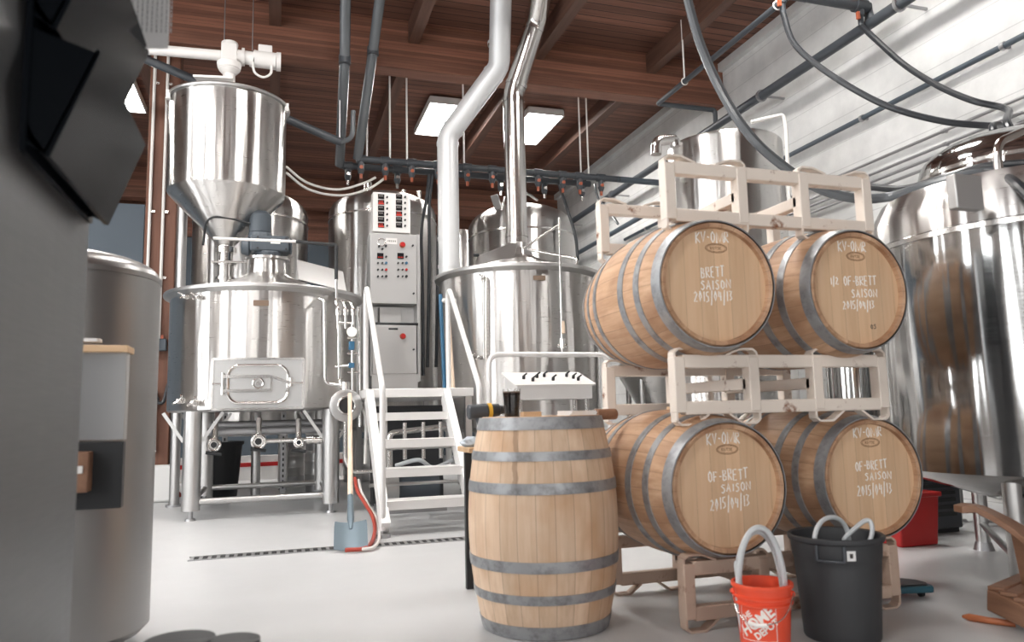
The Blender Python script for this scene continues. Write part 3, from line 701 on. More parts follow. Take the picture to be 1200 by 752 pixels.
for i, px in enumerate((446.5, 467.5)):
    for j, py in enumerate((230.4, 237.2, 243.9, 250.6, 257.2, 264)):
        d = pbox(px-3.6, py-2.7, px+3.6, py+2.7, -.012, .0, 'temperature_display', MT['screen'], up, .001)
        on = (i, j) in ((0, 1), (0, 5), (1, 3))
        g = MB(); zc = PP(px, py-.8).z
        for k in range(3):
            x = PP(px-2+k*1.7, py).x
            for dz in (-.010, 0, .010): g.box((x, YP-.0135, zc+dz), (.011, .003, .0025))
            for dx in (-.005, .005): g.box((x+dx, YP-.0135, zc), (.0025, .003, .018))
        g.build('digits', MT['digits'] if on else MT['dimd'], d)
        if on: g2 = pbox(px-3.2, py+.6, px+3.2, py+2.4, -.0145, -.012, 'red_bar', MT['digits'], d, 0)
        q = PP(px+7, py+.8); MB().cyl(q, q+V((0, -.025, 0)), .011, seg=12).bar(q+V((0, -.02, -.012)), q+V((0, -.02, .012)), .008, .02, (0, 1, 0)).build('switch_knob', MT['black'], up)
def knob(px, py, m, r=.02, par=lo, nm='push_button'):
    q = PP(px, py, -.02); return MB().cyl(q, q+V((0, -.03, 0)), r, seg=16).build(nm, m, par)
MB().bb((PP(452, 283).x, YP-.026, PP(459, 286.5).z), (PP(465, 283).x, YP-.02, PP(459, 279.5).z)).build('label_plate', MT['white'], lo)
w = MB(); zq = PP(459, 283).z
for k in range(6): w.box((PP(454.5+k*1.7, 283).x, YP-.027, zq), (.007, .002, .02))
w.build('label_print', MT['inkdark'], lo)
for (px, py, par) in ((471.5, 287, lo), (472, 394, lc)):
    q = PP(px, py, -.02); MB().cyl(q, q+V((0, -.012, 0)), .036, seg=24).build('stop_ring', MT['orange'], par); MB().cyl(q+V((0, -.012, 0)), q+V((0, -.05, 0)), .024, .027, seg=20).build('stop_button', MT['red'], par)
for px, py, par in ((483.5, 288, lo), (484.5, 344, lo), (484.5, 409.5, lc)): knob(px, py, MT['black'], .011, par, 'key_lock')
q = PP(447, 285, -.02); MB().ring(q+V((0, -.006, .01)), .045, .006, (0, 1, 0)).build('dial_ring', MT['pipe'], lo)
for px, py in ((444, 289), (448, 292), (452, 288.5)): knob(px, py, MT['black'], .013)
for px in (445.3, 469):
    s = pbox(px-3.7, 297, px+3.7, 303.6, -.034, -.02, 'flow_display', MT['screen'], lo, .001)
    g = MB()
    for k in range(4): g.box((PP(px-2.4+k*1.6, 302).x, YP-.035, PP(px, 302).z), (.008, .003, .014))
    g.build('digits', MT['digits'], s)
    knob(px+7, 301, MT['black'], .012)
    for py, m in ((308.4, 'blue'), (316.2, 'red'), (324, 'black')):
        knob(px-2.6, py, MT['black'], .011); knob(px+2.6, py, MT['black'], .011); knob(px+7, py, MT[m], .015)
pbox(455, 384.5, 466, 386.5, -.024, -.02, 'nameplate', MT['screen'], lc, 0)

# ---- stairs with landing
st = thing('stairs', (1.18, 6.4, 0), 'white metal stairs with handrails climbing between the two brewing vessels', 'stairs')
SX0, SX1 = .82, 1.53
for x in (SX0, SX1):
    MB().bar((x, 5.90, .06), (x, 6.93, 1.10), .07, .15).build('stringer', MT['alu'], st, bevel=.004)
for k, (y, z) in enumerate(((5.95, .26), (6.20, .49), (6.45, .716), (6.70, .945))):
    MB().bb((SX0+.02, y, z-.07), (SX1-.02, y+.03, z)).bb((SX0+.02, y, z-.012), (SX1-.02, y+.22, z)).build('tread', MT['alu'], st, bevel=.003)
MB().bb((SX0-.03, 6.93, 1.085), (1.80, 7.50, 1.165)).bb((.93, 7.50, 1.085), (1.80, 9.25, 1.165)).build('landing', MT['alu'], st, bevel=.005)
for x in (.96, 1.76):
    for y in (7.0, 9.1):
        MB().bb((x-.03, y-.03, .0), (x+.03, y+.03, 1.085)).build('landing_post', MT['plate'], st)
for x in (SX0-.02, SX1+.05):
    xs = .0 if x < 1 else .0
    MB().tube(bend([(x, 5.90, .05), (x, 5.90, 1.14), (x, 6.93, 2.10), (x+.0, 7.02, 2.06), (x, 7.02, 1.165)], .05), .0235, 12).build('handrail', MT['alu'], st)
    MB().cyl((x, 5.90, 0), (x, 5.90, .03), .06).cyl((x, 5.90, .03), (x, 5.90, .10), .015).build('foot', MT['dsteel'], st)
for z, y in ((.30, 6.95), (.62, 7.0)): MB().cyl((SX0, y, z), (1.76, y, z), .016).build('cross_tube', MT['plate'], st)

# pump set under the landing
pm = thing('transfer_pump', (1.25, 7.45, 0), 'dark transfer pump with steel pipes under the stair landing', 'pump')
MB().bb((.95, 7.25, 0), (1.6, 7.65, .06)).build('skid', MT['dsteel'], pm)
MB().cyl((1.15, 7.45, .22), (1.55, 7.45, .22), .13, seg=20).bb((1.2, 7.35, .06), (1.5, 7.55, .12)).build('motor', MT['motor'], pm)
MB().cyl((1.02, 7.45, .22), (1.15, 7.45, .22), .16, .16, 24).cyl((.97, 7.45, .22), (1.02, 7.45, .22), .06).build('pump_head', MT['plate'], pm)
pipe(pm, [(1.08, 7.45, .36), (1.08, 7.45, .75), (1.65, 7.45, .80)], .03); pipe(pm, [(1.0, 7.4, .22), (.93, 7.3, .22), (.93, 7.3, .6), (1.3, 7.25, .62), (1.7, 7.25, .62)], .022)
MB().tube(spl([(1.1, 7.2, .45), (1.3, 7.1, .50), (1.45, 7.15, .42), (1.65, 7.2, .48)]), .02).build('hose', MT['hose'], pm)
for x in (1.2, 1.38, 1.55): MB().cyl((x, 7.28, .5), (x, 7.28, .85), .02).cyl((x, 7.28, .62), (x, 7.28, .68), .04).build('riser', MT['pipe'], pm)
kb = thing('dark_mass', (1.45, 8.0, 0), 'dark mass added for shade deep under the stair landing', 'dark box')  # dark mass added to keep the space under the landing dark
MB().bb((.98, 7.95, 0), (1.72, 8.2, 1.02)).build('body', MT['can'], kb, bevel=.01); MB().bb((1.03, 7.935, .1), (1.67, 7.95, .95)).build('door', MT['can'], kb, bevel=.004)

# blue pole and wooden paddle on the landing
b0, b1 = P(521, 440, 7.9), P(516, 345, 8.1); b0.z = 1.167
bl = MB().tube([b0, b1], .022, 10); o = tag(bl.build('blue_pole', MT['blue'], None, b0), 'blue pole leaning behind the landing beside a pale wooden paddle', 'pole')
w0, w1 = P(531, 440, 7.8), P(524, 352, 8.0); w0.z = 1.167
t = thing('mash_paddle', w0, 'pale wooden mash paddle standing on the landing beside the blue pole', 'paddle')
MB().cyl(w0, w1, .022).build('handle', MT['rope'], t); MB().bar(w1-V((.06, 0, -.0)), w1+V((.10, 0, .0)), .05, .05).build('grip', MT['offwhite'], t, bevel=.02)

# ---- mash kettle
KC, KR, KZ = V((2.80, 8.55, 0)), .945, 2.545
ke = thing('brew_kettle', KC, 'wide steel brew kettle with a metal stack rising from its lid', 'brewing vessel')
MB().lathe([(0, .72), (KR-.04, .72), (KR, .76)]+[(KR, .9+.22*i) for i in range(8)]+[(KR, KZ-.05)], 128, KC).build('body', MT['tank'], ke)
MB().lathe([(KR-.004, KZ-.085), (KR+.060, KZ-.045), (KR+.065, KZ-.02), (KR+.06, KZ-.005), (KR-.02, KZ)], 128, KC).build('rim', MT['plate'], ke)
MB().lathe([(KR-.01, KZ-.005), (.60, KZ+.09), (.30, KZ+.20), (.19, KZ+.26), (.175, KZ+.34), (.14, KZ+.36), (.14, KZ+.42), (0, KZ+.42)], 96, KC).build('lid', MT['tank'], ke)
legs4(ke, KC, KR*.86, .075, .74, .78)
plate_on(KC, KR, 632, 325.5, .14, .05, ke)
sg = [surf(KC, KR+.03, 571, py)[0] for py in (326, 416)]
MB().bar(sg[0], sg[1], .055, .012, (1, -1, 0)).build('level_scale', MT['offwhite'], ke)
MB().cyl(*[surf(KC, KR+.05, 567, py)[0] for py in (322, 420)], .012).build('sight_tube', MT['pipe'], ke)
ticks = MB()
for i in range(23):
    c = sg[0].lerp(sg[1], i/22); n = surf(KC, KR, 571, 350)[1]; ticks.box(c+n*.008, (.03, .01, .004))
ticks.build('scale_marking', MT['inkdark'], ke)
for px, py in ((557, 418), (564, 419), (569, 327)): q, n = surf(KC, KR, px, py); tap(ke, q, n, .7, lever=V((-.4, 0, .5)))
r0 = P(655, 255, 7.45); r1 = P(659, 418, 7.5)
pipe(ke, [P(613, 291, 8.2), P(657, 262, 7.6), r0, r1], .013, 'lift_rod', rb=.02)
pipe(ke, [P(618, 292, 8.2), P(676, 303, 7.8), P(676, 312, 7.8)], .016, 'lift_rod')
q = P(660, 384, 7.44); MB().cyl(q+V((0, 0, -.06)), q+V((0, 0, .07)), .022, .018).build('wooden_grip', MT['rope'], ke)
q = P(659, 402, 7.48); MB().cyl(q+V((0, 0, -.06)), q+V((0, 0, .05)), .035).cyl(q+V((-.06, 0, -.03)), q+V((.05, 0, -.03)), .02).build('rod_valve', MT['pipe'], ke)
hp = [P(561, 299, 8.45), P(607, 282, 8.45), P(602, 304, 8.15), P(550, 321, 8.15)]; nn = (hp[1]-hp[0]).cross(hp[3]-hp[0]).normalized()*.015
hq = MB().add(hp+[p+nn for p in hp], [(0, 1, 2, 3), (7, 6, 5, 4), (0, 4, 5, 1), (1, 5, 6, 2), (2, 6, 7, 3), (3, 7, 4, 0)]).build('lid_hatch', MT['plate'], ke)
MB().cyl(hp[0]-V((.06, 0, 0)), hp[0], .02).build('hatch_hinge', MT['black'], hq)
# ---- flues
def flue(label, pts, r, m, Yf, zt, bands):
    t = thing('flue_pipe', pts[0], label, 'flue'); MB().tube(bend(pts, .07, 2), r, 28).build('pipe', m, t)
    for q, d in bands: MB().tube([q-d*.02, q+d*.02], r+.008, 28, caps=False).build('joint_band', m, t)
U = V((0, 0, 1))
p = [P(604.5, 285, 8.55), P(604, 110, 8.55), P(628.5, 25, 8.3)]; p[0] = V((KC.x, KC.y, KZ+.40)); p[1].x = KC.x; q_ = P(633, 0, 8.1); p.append(q_+(q_-p[2])*((6.0-q_.z)/(q_.z-p[2].z)))
d2 = (p[2]-p[1]).normalized()
flue('polished steel stack rising from the centre of the kettle lid to the ceiling', p, .132, MT['pipe'], 8.5, 6, [(p[0]+U*.12, U), (p[1]-U*.10, U), (p[1]+d2*.12, d2), (p[2]-d2*.1, d2), (p[2]+U*.1, U)])
p = [P(526.5, 318, 8.92), P(525, 160, 8.92), P(585, 78, 8.50), P(587, 0, 8.2)]; p[0].z = KZ+.03; p[1].x = p[0].x; p[3] = p[3]+(p[3]-p[2])*((6.0-p[3].z)/(p[3].z-p[2].z))
d2 = (p[2]-p[1]).normalized()
flue('pale grey flue duct with a slanted middle run beside the polished stack', p, .132, MT['duct'], 8.9, 6, [(p[0]+U*.5, U), (p[0]+U*.15, U), (p[1]-U*.10, U), (p[1]+d2*.12, d2), (p[2]-d2*.12, d2), (p[2]+U*.3, U)])

# ---- console cart with a U-shaped rail
ca = thing('console_cart', P(635, 470, 6.3)*1.0, 'steel cart with a slanted white control tray and push rail behind the upright barrel', 'cart')
ca.location.z = 0
ra = [P(573, 500, 5.95), P(573, 421, 5.95), P(712, 420, 5.95)]; ra[0].z = .35
rr = [ra[0], ra[1], ra[2], V((ra[2].x, ra[2].y, .35))]; rr[1].z = rr[2].z = 1.40
MB().tube(bend(rr, .10, 6), .022, 12).build('push_rail', MT['alu'], ca)
xa, xb = P(606, 452, 6.25).x, P(694, 449, 6.25).x
tz = P(650, 451, 6.25).z
T = [V((xa, 6.25, tz)), V((xb, 6.25, tz)), V((xb+.0, 6.62, tz+.115)), V((xa, 6.62, tz+.115))]
tn = (T[1]-T[0]).cross(T[3]-T[0]).normalized()
tr = MB(); tr.add(T+[V((p.x, p.y, tz-.125)) for p in T], [(0, 1, 2, 3), (7, 6, 5, 4), (0, 4, 5, 1), (1, 5, 6, 2), (2, 6, 7, 3), (3, 7, 4, 0)])
tr.build('tray_box', MT['alu'], ca, bevel=.006)
mx = M(((T[1]-T[0]).normalized(), (T[3]-T[0]).normalized(), tn)).transposed().to_4x4(); mx.translation = (T[0]+T[2])/2+tn*.001
pl = MB().prism(rrect(xb-xa+.06, .44, .02, 4), .012, mx).build('control_plate', MT['white'], ca)
for u, v in ((-.24, -.02), (-.18, -.10), (-.02, .05), (.02, -.08), (.20, .05), (.26, -.09), (.24, -.02), (-.1, .02)):
    q = mx @ V((u, v, .012)); MB().cyl(q, q+tn*.03, .014, seg=12).bar(q+tn*.03, q+tn*.05+V((.02, -.02, 0)), .012, .012).build('toggle_knob', MT['black'], pl)
for x in (xa+.04, xb-.04):
    for y in (6.30, 6.58): MB().cyl((x, y, .10), (x, y, tz-.1), .02, seg=10).build('post', MT['pipe'], ca)
MB().bb((xa-.05, 5.93, .30), (xb+.10, 6.62, .36)).build('deck', MT['plate'], ca, bevel=.005)
for x in (xa+.04, xb-.04):
    for y in (6.05, 6.55): MB().cyl((x-.02, y, .06), (x+.02, y, .06), .06, seg=20).bb((x-.03, y-.02, .06), (x+.03, y+.02, .30)).build('caster', MT['black'], ca)
MB().bb((xa+.1, 6.2, .36), (xb-.1, 6.55, .78)).build('pump_housing', MT['tank2'], ca, bevel=.02)

# ---- fermenters by the white wall
bt = vessel('bright_tank', 'tall flat topped steel tank standing close to the white wall behind the top rack', 'tank', (4.71, 6.95), .62, .55, 3.74, .05, seams=(), legs=(.8, .05, .78))
pipe(bt, [P(769, 181, 6.6), P(769, 165, 6.6), P(790, 163, 6.62), P(792, 172, 6.62)], .055, 'vent_elbow', rb=.12)
pipe(bt, [P(880, 143, 6.5), P(918, 134, 6.4), P(921, 150, 6.4), P(925, 245, 6.4)], .02, 'cable_tube', m='offwhite', rb=.05)
fc = P(764, 300, 8.3)
vessel('conical_fermenter', 'small domed fermenter seen past the back end of the top rack', 'tank', (fc.x, 8.3), .47, 1.30, 2.78, .25, cone=.65, seams=(2.62,), legs=(.88, .035, .6))
FC, FR = (4.0, 3.1), .77
z1 = surf(FC, FR, 1100, 268)[0].z; z0 = surf(FC, FR, 1130, 558)[0].z
bf = vessel('conical_fermenter', 'large mirror polished fermenter on legs beside the stacked barrels', 'tank', FC, FR, z0, z1, .26, cone=.22, m='tank2', seams=(z1-.02,))
for a in (3.60, 5.17, .30, 1.2):
    x, y = FC[0]+.68*cos(a), FC[1]+.68*sin(a)
    l = MB().cyl((x, y, .05), (x, y, z0+.02), .042, seg=18).build('leg', MT['plate'], bf)
    MB().cyl((x, y, 0), (x, y, .05), .06, .045).build('foot', MT['dsteel'], l)
A = [V((FC[0]+.68*cos(a), FC[1]+.68*sin(a), .16)) for a in (3.60, 5.17, .30, 1.2)]
for i in range(4): MB().cyl(A[i], A[(i+1) % 4], .018).build('leg_brace', MT['plate'], bf)
MB().lathe([(FR, z1+.0), (FR-.002, z1+.12), (FR*.9, z1+.26)], 96, (FC[0], FC[1], 0)).build('shoulder_band', MT['tank'], bf)
MB().cyl((3.95, 2.95, z0-.22), (3.55, 2.95, z0-.24), .03).cyl((3.6, 2.95, z0-.30), (3.6, 2.95, z0-.12), .04).cyl((3.62, 2.95, z0-.25), (3.62, 2.80, z0-.25), .06).build('outlet_valve', MT['dsteel'], bf)
MB().cyl((4.0, 3.1, z1+.2), (4.0, 3.1, z1+.40), .09).build('top_nozzle', MT['pipe'], bf)
MB().tube(bend([(3.6, 2.86, z1+.15), (3.6, 2.86, z1+.46), (4.3, 2.9, z1+.75), (4.36, 2.92, z1+.6)], .08), .022).build('spray_pipe', MT['pipe'], bf)
bx = P(1131, 226, 2.62); MB().box(bx, (.165, .05, .165)).build('control_box', MT['panelsteel'], bf, bevel=.006)
MB().bar(bx, bx+(bx-CP).normalized()*.34, .03, .04).build('box_bracket', MT['plate'], bf)
FC2, FR2 = (5.42, 4.22), .63
z2 = surf(FC2, FR2, 1130, 186)[0].z
vessel('conical_fermenter', 'polished fermenter behind the large one, close against the white wall', 'tank', FC2, FR2, .7, z2, .26, cone=.4, m='tank2', seams=(z2-.03,), legs=(.88, .035, .6))
vessel('serving_tank', 'steel tank glimpsed through the middle rack beside the bright red hose', 'tank', (3.50, 5.55), .28, .35, 1.36, .12, legs=(.8, .025, .78))
sc_ = P(1006, 450, 5.2)
vessel('serving_tank', 'small dark looking steel tank glimpsed through the middle rack', 'tank', (sc_.x, 5.2), .25, .25, 1.35, .12, m='tank2', legs=(.8, .025, .78))
# ================================================================ pipework overhead
pi_ = thing('water_manifold', P(560, 198, 9.62), 'dark pipe manifold with tap valves hung across above the tanks', 'pipe')
m0, m1 = P(423, 185, 9.62), P(726, 211.5, 9.62); m0.z = m1.z = (m0.z+m1.z)/2
n0, n1 = P(398, 193, 9.85), P(690, 216, 9.85); n0.z = n1.z = (n0.z+n1.z)/2
MB().tube([m0, m1], .045, 14).build('pipe', MT['dpipe'], pi_); MB().tube([n0, n1, V((n1.x+.02, n1.y, n1.z))], .045, 14).build('pipe', MT['dpipe'], pi_)
MB().tube(bend([m1-V((.05, 0, 0)), m1, V((6.0, 9.65, m1.z)), V((6.12, 15.5, m1.z))], .06), .045, 14).build('return_pipe', MT['bpipe'], pi_)
L = (m1-m0)
for k, u in enumerate((.0, .085, .18, .275, .385, .48, .58, .66, .76, .83, .92)):
    for (a, d, mm) in ((m0.lerp(m1, u), 0, 'orange'),) + (((n0.lerp(n1, min(1, u*1.02+.03)), 1, 'dpipe'),) if k % 2 == 0 else ()):
        v = MB().cyl(a+V((-.06, 0, 0)), a+V((.06, 0, 0)), .058, seg=14).cyl(a, a-V((0, 0, .14)), .04, seg=12).cyl(a-V((0, 0, .14)), a-V((0, 0, .20)), .05, .03, seg=12)
        o = v.build('tap_valve', MT['dpipe'], pi_)
        MB().cyl(a-V((.0, .03, .12)), a-V((0, .055, .12)), .024, seg=10).build('valve_lever', MT['orange' if d == 0 else 'pipe'], o); MB().cyl(a-V((0, 0, .20)), a-V((0, 0, .26)), .02, seg=10).build('valve_spout', MT['orange' if d == 0 else 'pipe'], o)
for px, py in ((457, 188), (477, 190), (544, 196), (681, 207), (690, 208), (430, 186)):
    a = P(px, py, 9.62); a.z = m0.z; MB().cyl(a, V((a.x, a.y, 6.0)), .012, seg=6).build('hanger_rod', MT['offwhite'], pi_)
# drops from the ceiling into the manifold
for pts, lab in (([P(405, -8, 8.2), P(404, 70, 8.6), P(398, 193, 9.83)], 'straight grey pipe dropping from the ceiling into the end of the manifold'),
                 ([P(446, -8, 8.2), P(437, 60, 8.7), P(419, 186, 9.62)], 'slanting grey pipe dropping from the ceiling beside the straight one')):
    pts[0] = pts[0]+(pts[0]-pts[1])*((6.0-pts[0].z)/(pts[0].z-pts[1].z))
    t = thing('drop_pipe', pts[-1], lab, 'pipe'); MB().tube(bend(pts, .2), .062, 16).build('pipe', MT['gpipe'], t)
    q = pts[1]; MB().tube([q+V((0, 0, .05)), q-V((0, 0, .05))], .07, 16).build('coupling', MT['dpipe'], t)
t = thing('drain_line', P(340, 140, 8.9), 'dark pipe running down behind the hopper to the drop pipes', 'pipe')
MB().tube([P(120, 48, 8.98), P(340, 141, 8.98), P(400, 167, 9.02)], .05, 14).build('pipe', MT['dpipe'], t)
MB().tube(bend([P(398, 167, 9.02), P(413, 162, 9.1), P(414, 130, 9.1)], .1), .03).build('elbow', MT['gpipe'], t)
for px, py in ((155, 63), (398, 166)): q = P(px, py, 9.0); MB().cyl(q, V((q.x, q.y, 6)), .008, seg=6).build('hanger_rod', MT['dsteel'], t)
# conduits on the post
for i, (px0, px1, y1, lab) in enumerate(((183, 172.5, 330, 'white conduit on the timber post, ending lower down'), (198, 186, 398, 'white conduit on the timber post reaching the grey switch boxes'))):
    a, b = P(px0, 60, 9.57), P(px1, y1, 9.57); a.z = 6.0; a.x = b.x
    if i == 0: b.z = 1.75
    t = thing('conduit', b, lab, 'conduit', 'conduits on the timber post'); MB().cyl(a, b, .018, seg=10).build('tube', MT['offwhite'], t)
    for z in (5.0, 3.4, 2.6): MB().box((b.x+.02, 9.585, z), (.07, .02, .03)).build('clip', MT['pipe'], t)
for i, px in enumerate((174, 188)):
    q = P(px, 404, 9.55); t = thing('switch_box', q, ('grey switch box on the timber post next to a steel tank', 'grey switch box at the foot of the long white conduit')[i], 'switch box')
    MB().box(q, (.13, .08, .14)).build('body', MT['bpipe'], t, bevel=.008); MB().box(q+V((.02, -.04, .09)), (.03, .02, .04)).build('toggle', MT['orange'], t)
for i, px in enumerate((174, 182.5)):
    a, b = P(px, 468, 9.54), P(px-1, 528, 9.54); t = thing('water_pipe', b, ('short steel water pipe with a blue tap low on the post', 'short steel water pipe with a black tap low on the post')[i], 'pipe', 'water pipes on the post')
    MB().cyl(a, b, .018, seg=10).build('pipe', MT['pipe'], t); MB().sphere(a, .04, 10, 8).cyl(a, a+V((0, 0, .10)), .02, seg=8).build('tap', MT['blue' if i == 0 else 'dpipe'], t)
    MB().cyl(b, b+V((0, .07, 0)), .016, seg=8).build('elbow', MT['pipe'], t)
def hose(pts, r, m, label, cat='hose', group=None, name='hose', n=8):
    p = spl(pts, n); return tag(MB().tube(p, r, 10).build(name, MT[m], None, p[0]), label, cat, group)
hose([P(175, 360, 9.5), P(182, 385, 9.45), P(184, 412, 9.45), P(178, 420, 9.5), P(175, 408, 9.53)], .014, 'offwhite', 'pale cable looping out of the switch boxes on the post', 'cable', name='cable')
hose([P(171, 440, 9.5), P(176, 462, 9.45), P(190, 472, 9.45), P(197, 450, 9.5)], .02, 'hosedark', 'black hose slung across the timber post')
hose([P(196, 480, 9.9), P(206, 500, 9.85), P(204, 530, 9.85), P(196, 545, 9.9), P(190, 525, 9.95), P(199, 500, 9.9), P(203, 520, 9.88), P(198, 560, 9.9), V((-1.05, 9.95, .02))], .02, 'redhose', 'coiled red hose hanging behind the timber post')

# pipes along the white wall
za = PX(956, 70, 5.95).z
def wallpipe(X, z, y0, y1, r, m, label, n, name='wall_pipe', cat='pipe', grp=None):
    t = thing(name, (X, (y0+y1)/2, z), label, cat, grp); MB().cyl((X, y0, z), (X, y1, z), r, seg=14).build('pipe', MT[m], t)
    for k in range(n):
        y = y0+(k+.5)*(y1-y0)/n; MB().tube([(X, y-.02, z), (X, y+.02, z)], r*1.35, 12).bb((X, y-.012, z-.012), (6.3, y+.012, z+.012)).build('clip', MT['dsteel'], t)
wallpipe(5.95, za, 2.2, 15.8, .058, 'dpipe', 'thick dark pipe running the length of the white wall', 6)
wallpipe(6.22, PX(1060, 113, 6.22).z, 2.2, 12.5, .028, 'bpipe', 'thin blue grey pipe clipped along the white wall', 6)
zc = PX(1090, 160, 6.25).z
for k, lab in enumerate(('topmost of the thin steel conduits on the white wall', 'second of the thin steel conduits on the white wall, counted from above', 'third of the thin steel conduits on the white wall, counted from above', 'lowest of the thin steel conduits on the white wall')):
    wallpipe(6.255, zc-.085*k-.05*(k > 0), 2.2, 11.0, .016, 'dsteel', lab, 4, 'conduit', 'conduit', 'thin conduits on the white wall')
# black branch near the ceiling with red taps
b0, b1 = PZ(905, -4, 5.1), PZ(1012, 22, 5.1); b0.z = b1.z = 5.1; b0.y = b1.y = 6.0
b0.x = PZ(915, 2, 5.1).x-.25; b1.x = 5.95
br = thing('branch_pipe', b0, 'black branch pipe near the ceiling with two red handled taps', 'pipe')
MB().tube([b0, b1, V((5.95, 6.0, za))], .055, 14).build('pipe', MT['dpipe'], br)
TP = []
for px in (917, 1008):
    q = P(px, 6 if px < 950 else 14, 6.0); q.z = 5.1; TP.append(q)
    o = MB().cyl(q+V((0, 0, .08)), q-V((0, 0, .12)), .05, .04).cyl(q+V((-.07, 0, 0)), q+V((.07, 0, 0)), .07).cyl(q-V((0, 0, .12)), q-V((0, 0, .22)), .03).build('tap', MT['dpipe'], br)
    MB().box(q+V((-.06, -.03, -.13)), (.03, .03, .08)).cyl(q+V((-.05, -.06, .03)), q+V((-.05, -.06, .09)), .04).build('red_handle', MT['orange'], o)
for x in (b0.x+.05, 5.4): MB().cyl((x, 6.0, 5.1), (x, 6.0, 6.0), .01, seg=6).build('hanger_rod', MT['dsteel'], br)
s0, s1, s2 = PZ(915, 3, 5.15), PZ(775, 122, 5.15), PZ(850, 131, 5.15); s1.x = s0.x; s2.y = s1.y; s2.x = 5.95
t = thing('supply_pipe', s1, 'thin black pipe turning a corner under the main beam beside the white wall', 'pipe')
MB().tube(bend([V((s0.x, 5.0, 5.15)), s1, s2, V((5.95, s2.y, za))], .05), .034, 12).build('pipe', MT['dpipe'], t)
for y in (6.3, 8.2): MB().cyl((s1.x, y, 5.15), (s1.x, y, 6.0), .012, seg=6).ring((s1.x, y, 5.15), .045, .008, (0, 1, 0), 16, 6).build('hanger_rod', MT['offwhite'], t)

# hoses from above
a = TP[0]-V((0, 0, .22)); hose([a, P(930, 50, 5.95), P(960, 78, 5.8), P(1005, 107, 5.55), P(1050, 128, 5.3), P(1110, 143, 5.0), P(1172, 148, 4.7), V((5.52, 4.40, 3.13)), V((5.50, 4.32, z2+.20))], .03, 'hosedark', 'black hose sagging from the red tap over the bright tank to the fermenters', group='hoses slung by the white wall')
a = TP[1]-V((0, 0, .22)); hose([a, P(1025, 45, 5.85), P(1060, 76, 5.6), P(1100, 101, 5.3), P(1140, 118, 5.0), P(1180, 128, 4.75), V((5.62, 4.35, 3.16)), V((5.60, 4.24, z2+.20))], .03, 'hosedark', 'black hose sagging from the red tap where the branch meets the wall pipe', group='hoses slung by the white wall')
h0 = P(798, -40, 4.6); h1 = h0+V((-.25, .0, 0)); h1.z = 6.0
hose([h1, h0, P(806, 0, 4.6), P(822, 55, 4.5), P(848, 112, 4.4), P(880, 160, 4.3), P(920, 196, 4.25), P(960, 221, 4.2), P(1000, 232, 4.1), P(1040, 231, 4.0), P(1085, 218, 3.7), P(1130, 206, 3.45), P(1170, 202, 3.3), P(1230, 205, 3.1)], .033, 'gpipe', 'long grey hose looping down from the ceiling behind the top rack to the fermenter', group='hoses slung by the white wall')
hose([P(1018, 219, 4.3), P(1060, 221, 4.0), P(1110, 207, 3.6), P(1150, 196, 3.4), P(1205, 191, 3.2)], .026, 'hosedark', 'black hose draped over the large fermenter dome behind its steel box', group='hoses slung by the white wall')
hose([P(1155, 203, 2.95), P(1175, 206, 2.75), P(1192, 216, 2.6), P(1215, 240, 2.5)], .024, 'hosedark', 'short black hose curling down beside the steel box on the fermenter', group='hoses slung by the white wall')
# hoses over the panel tank
for k, (pts, lab) in enumerate((([P(335, 195, 9.3), P(360, 214, 9.4), P(395, 222, 9.5), P(425, 215, 9.6), P(440, 208, 9.65)], 'upper white hose sagging from the hopper side to the manifold'),
                                ([P(335, 202, 9.3), P(362, 222, 9.4), P(400, 229, 9.5), P(432, 221, 9.6), P(452, 208, 9.65)], 'lower white hose sagging from the hopper side to the manifold'))):
    hose(pts, .016, 'offwhite', lab, group='white hoses above the panel tank')
for k, (pts, lab) in enumerate((([P(503, 205, 9.6), P(500, 232, 9.55), P(494, 270, 9.5), P(495, 330, 9.4), P(496, 440, 9.3)], 'black hose hanging down beside the control panel, closest to it'),
                                ([P(507, 205, 9.6), P(503, 240, 9.55), P(503, 300, 9.5), P(501, 430, 9.4)], 'black hose hanging between the control panel and the blue pole'),
                                ([P(513, 207, 9.6), P(520, 235, 9.6), P(514, 270, 9.6), P(513, 330, 9.5), P(511, 430, 9.4)], 'black hose hanging behind the blue pole with a kink below the manifold'),
                                ([P(655, 215, 9.7), P(663, 240, 9.6), P(674, 275, 9.5), P(677, 305, 9.5)], 'black hose dropping from the manifold past the domed tank beside the stack'))):
    hose(pts, .022, 'hosedark', lab, group='black hoses under the manifold')
hose([P(697, 216, 9.65), P(701, 232, 9.3), P(712, 245, 8.9), P(724, 262, 8.5)], .018, 'gpipe', 'grey hose running from the end of the manifold to the small domed fermenter')

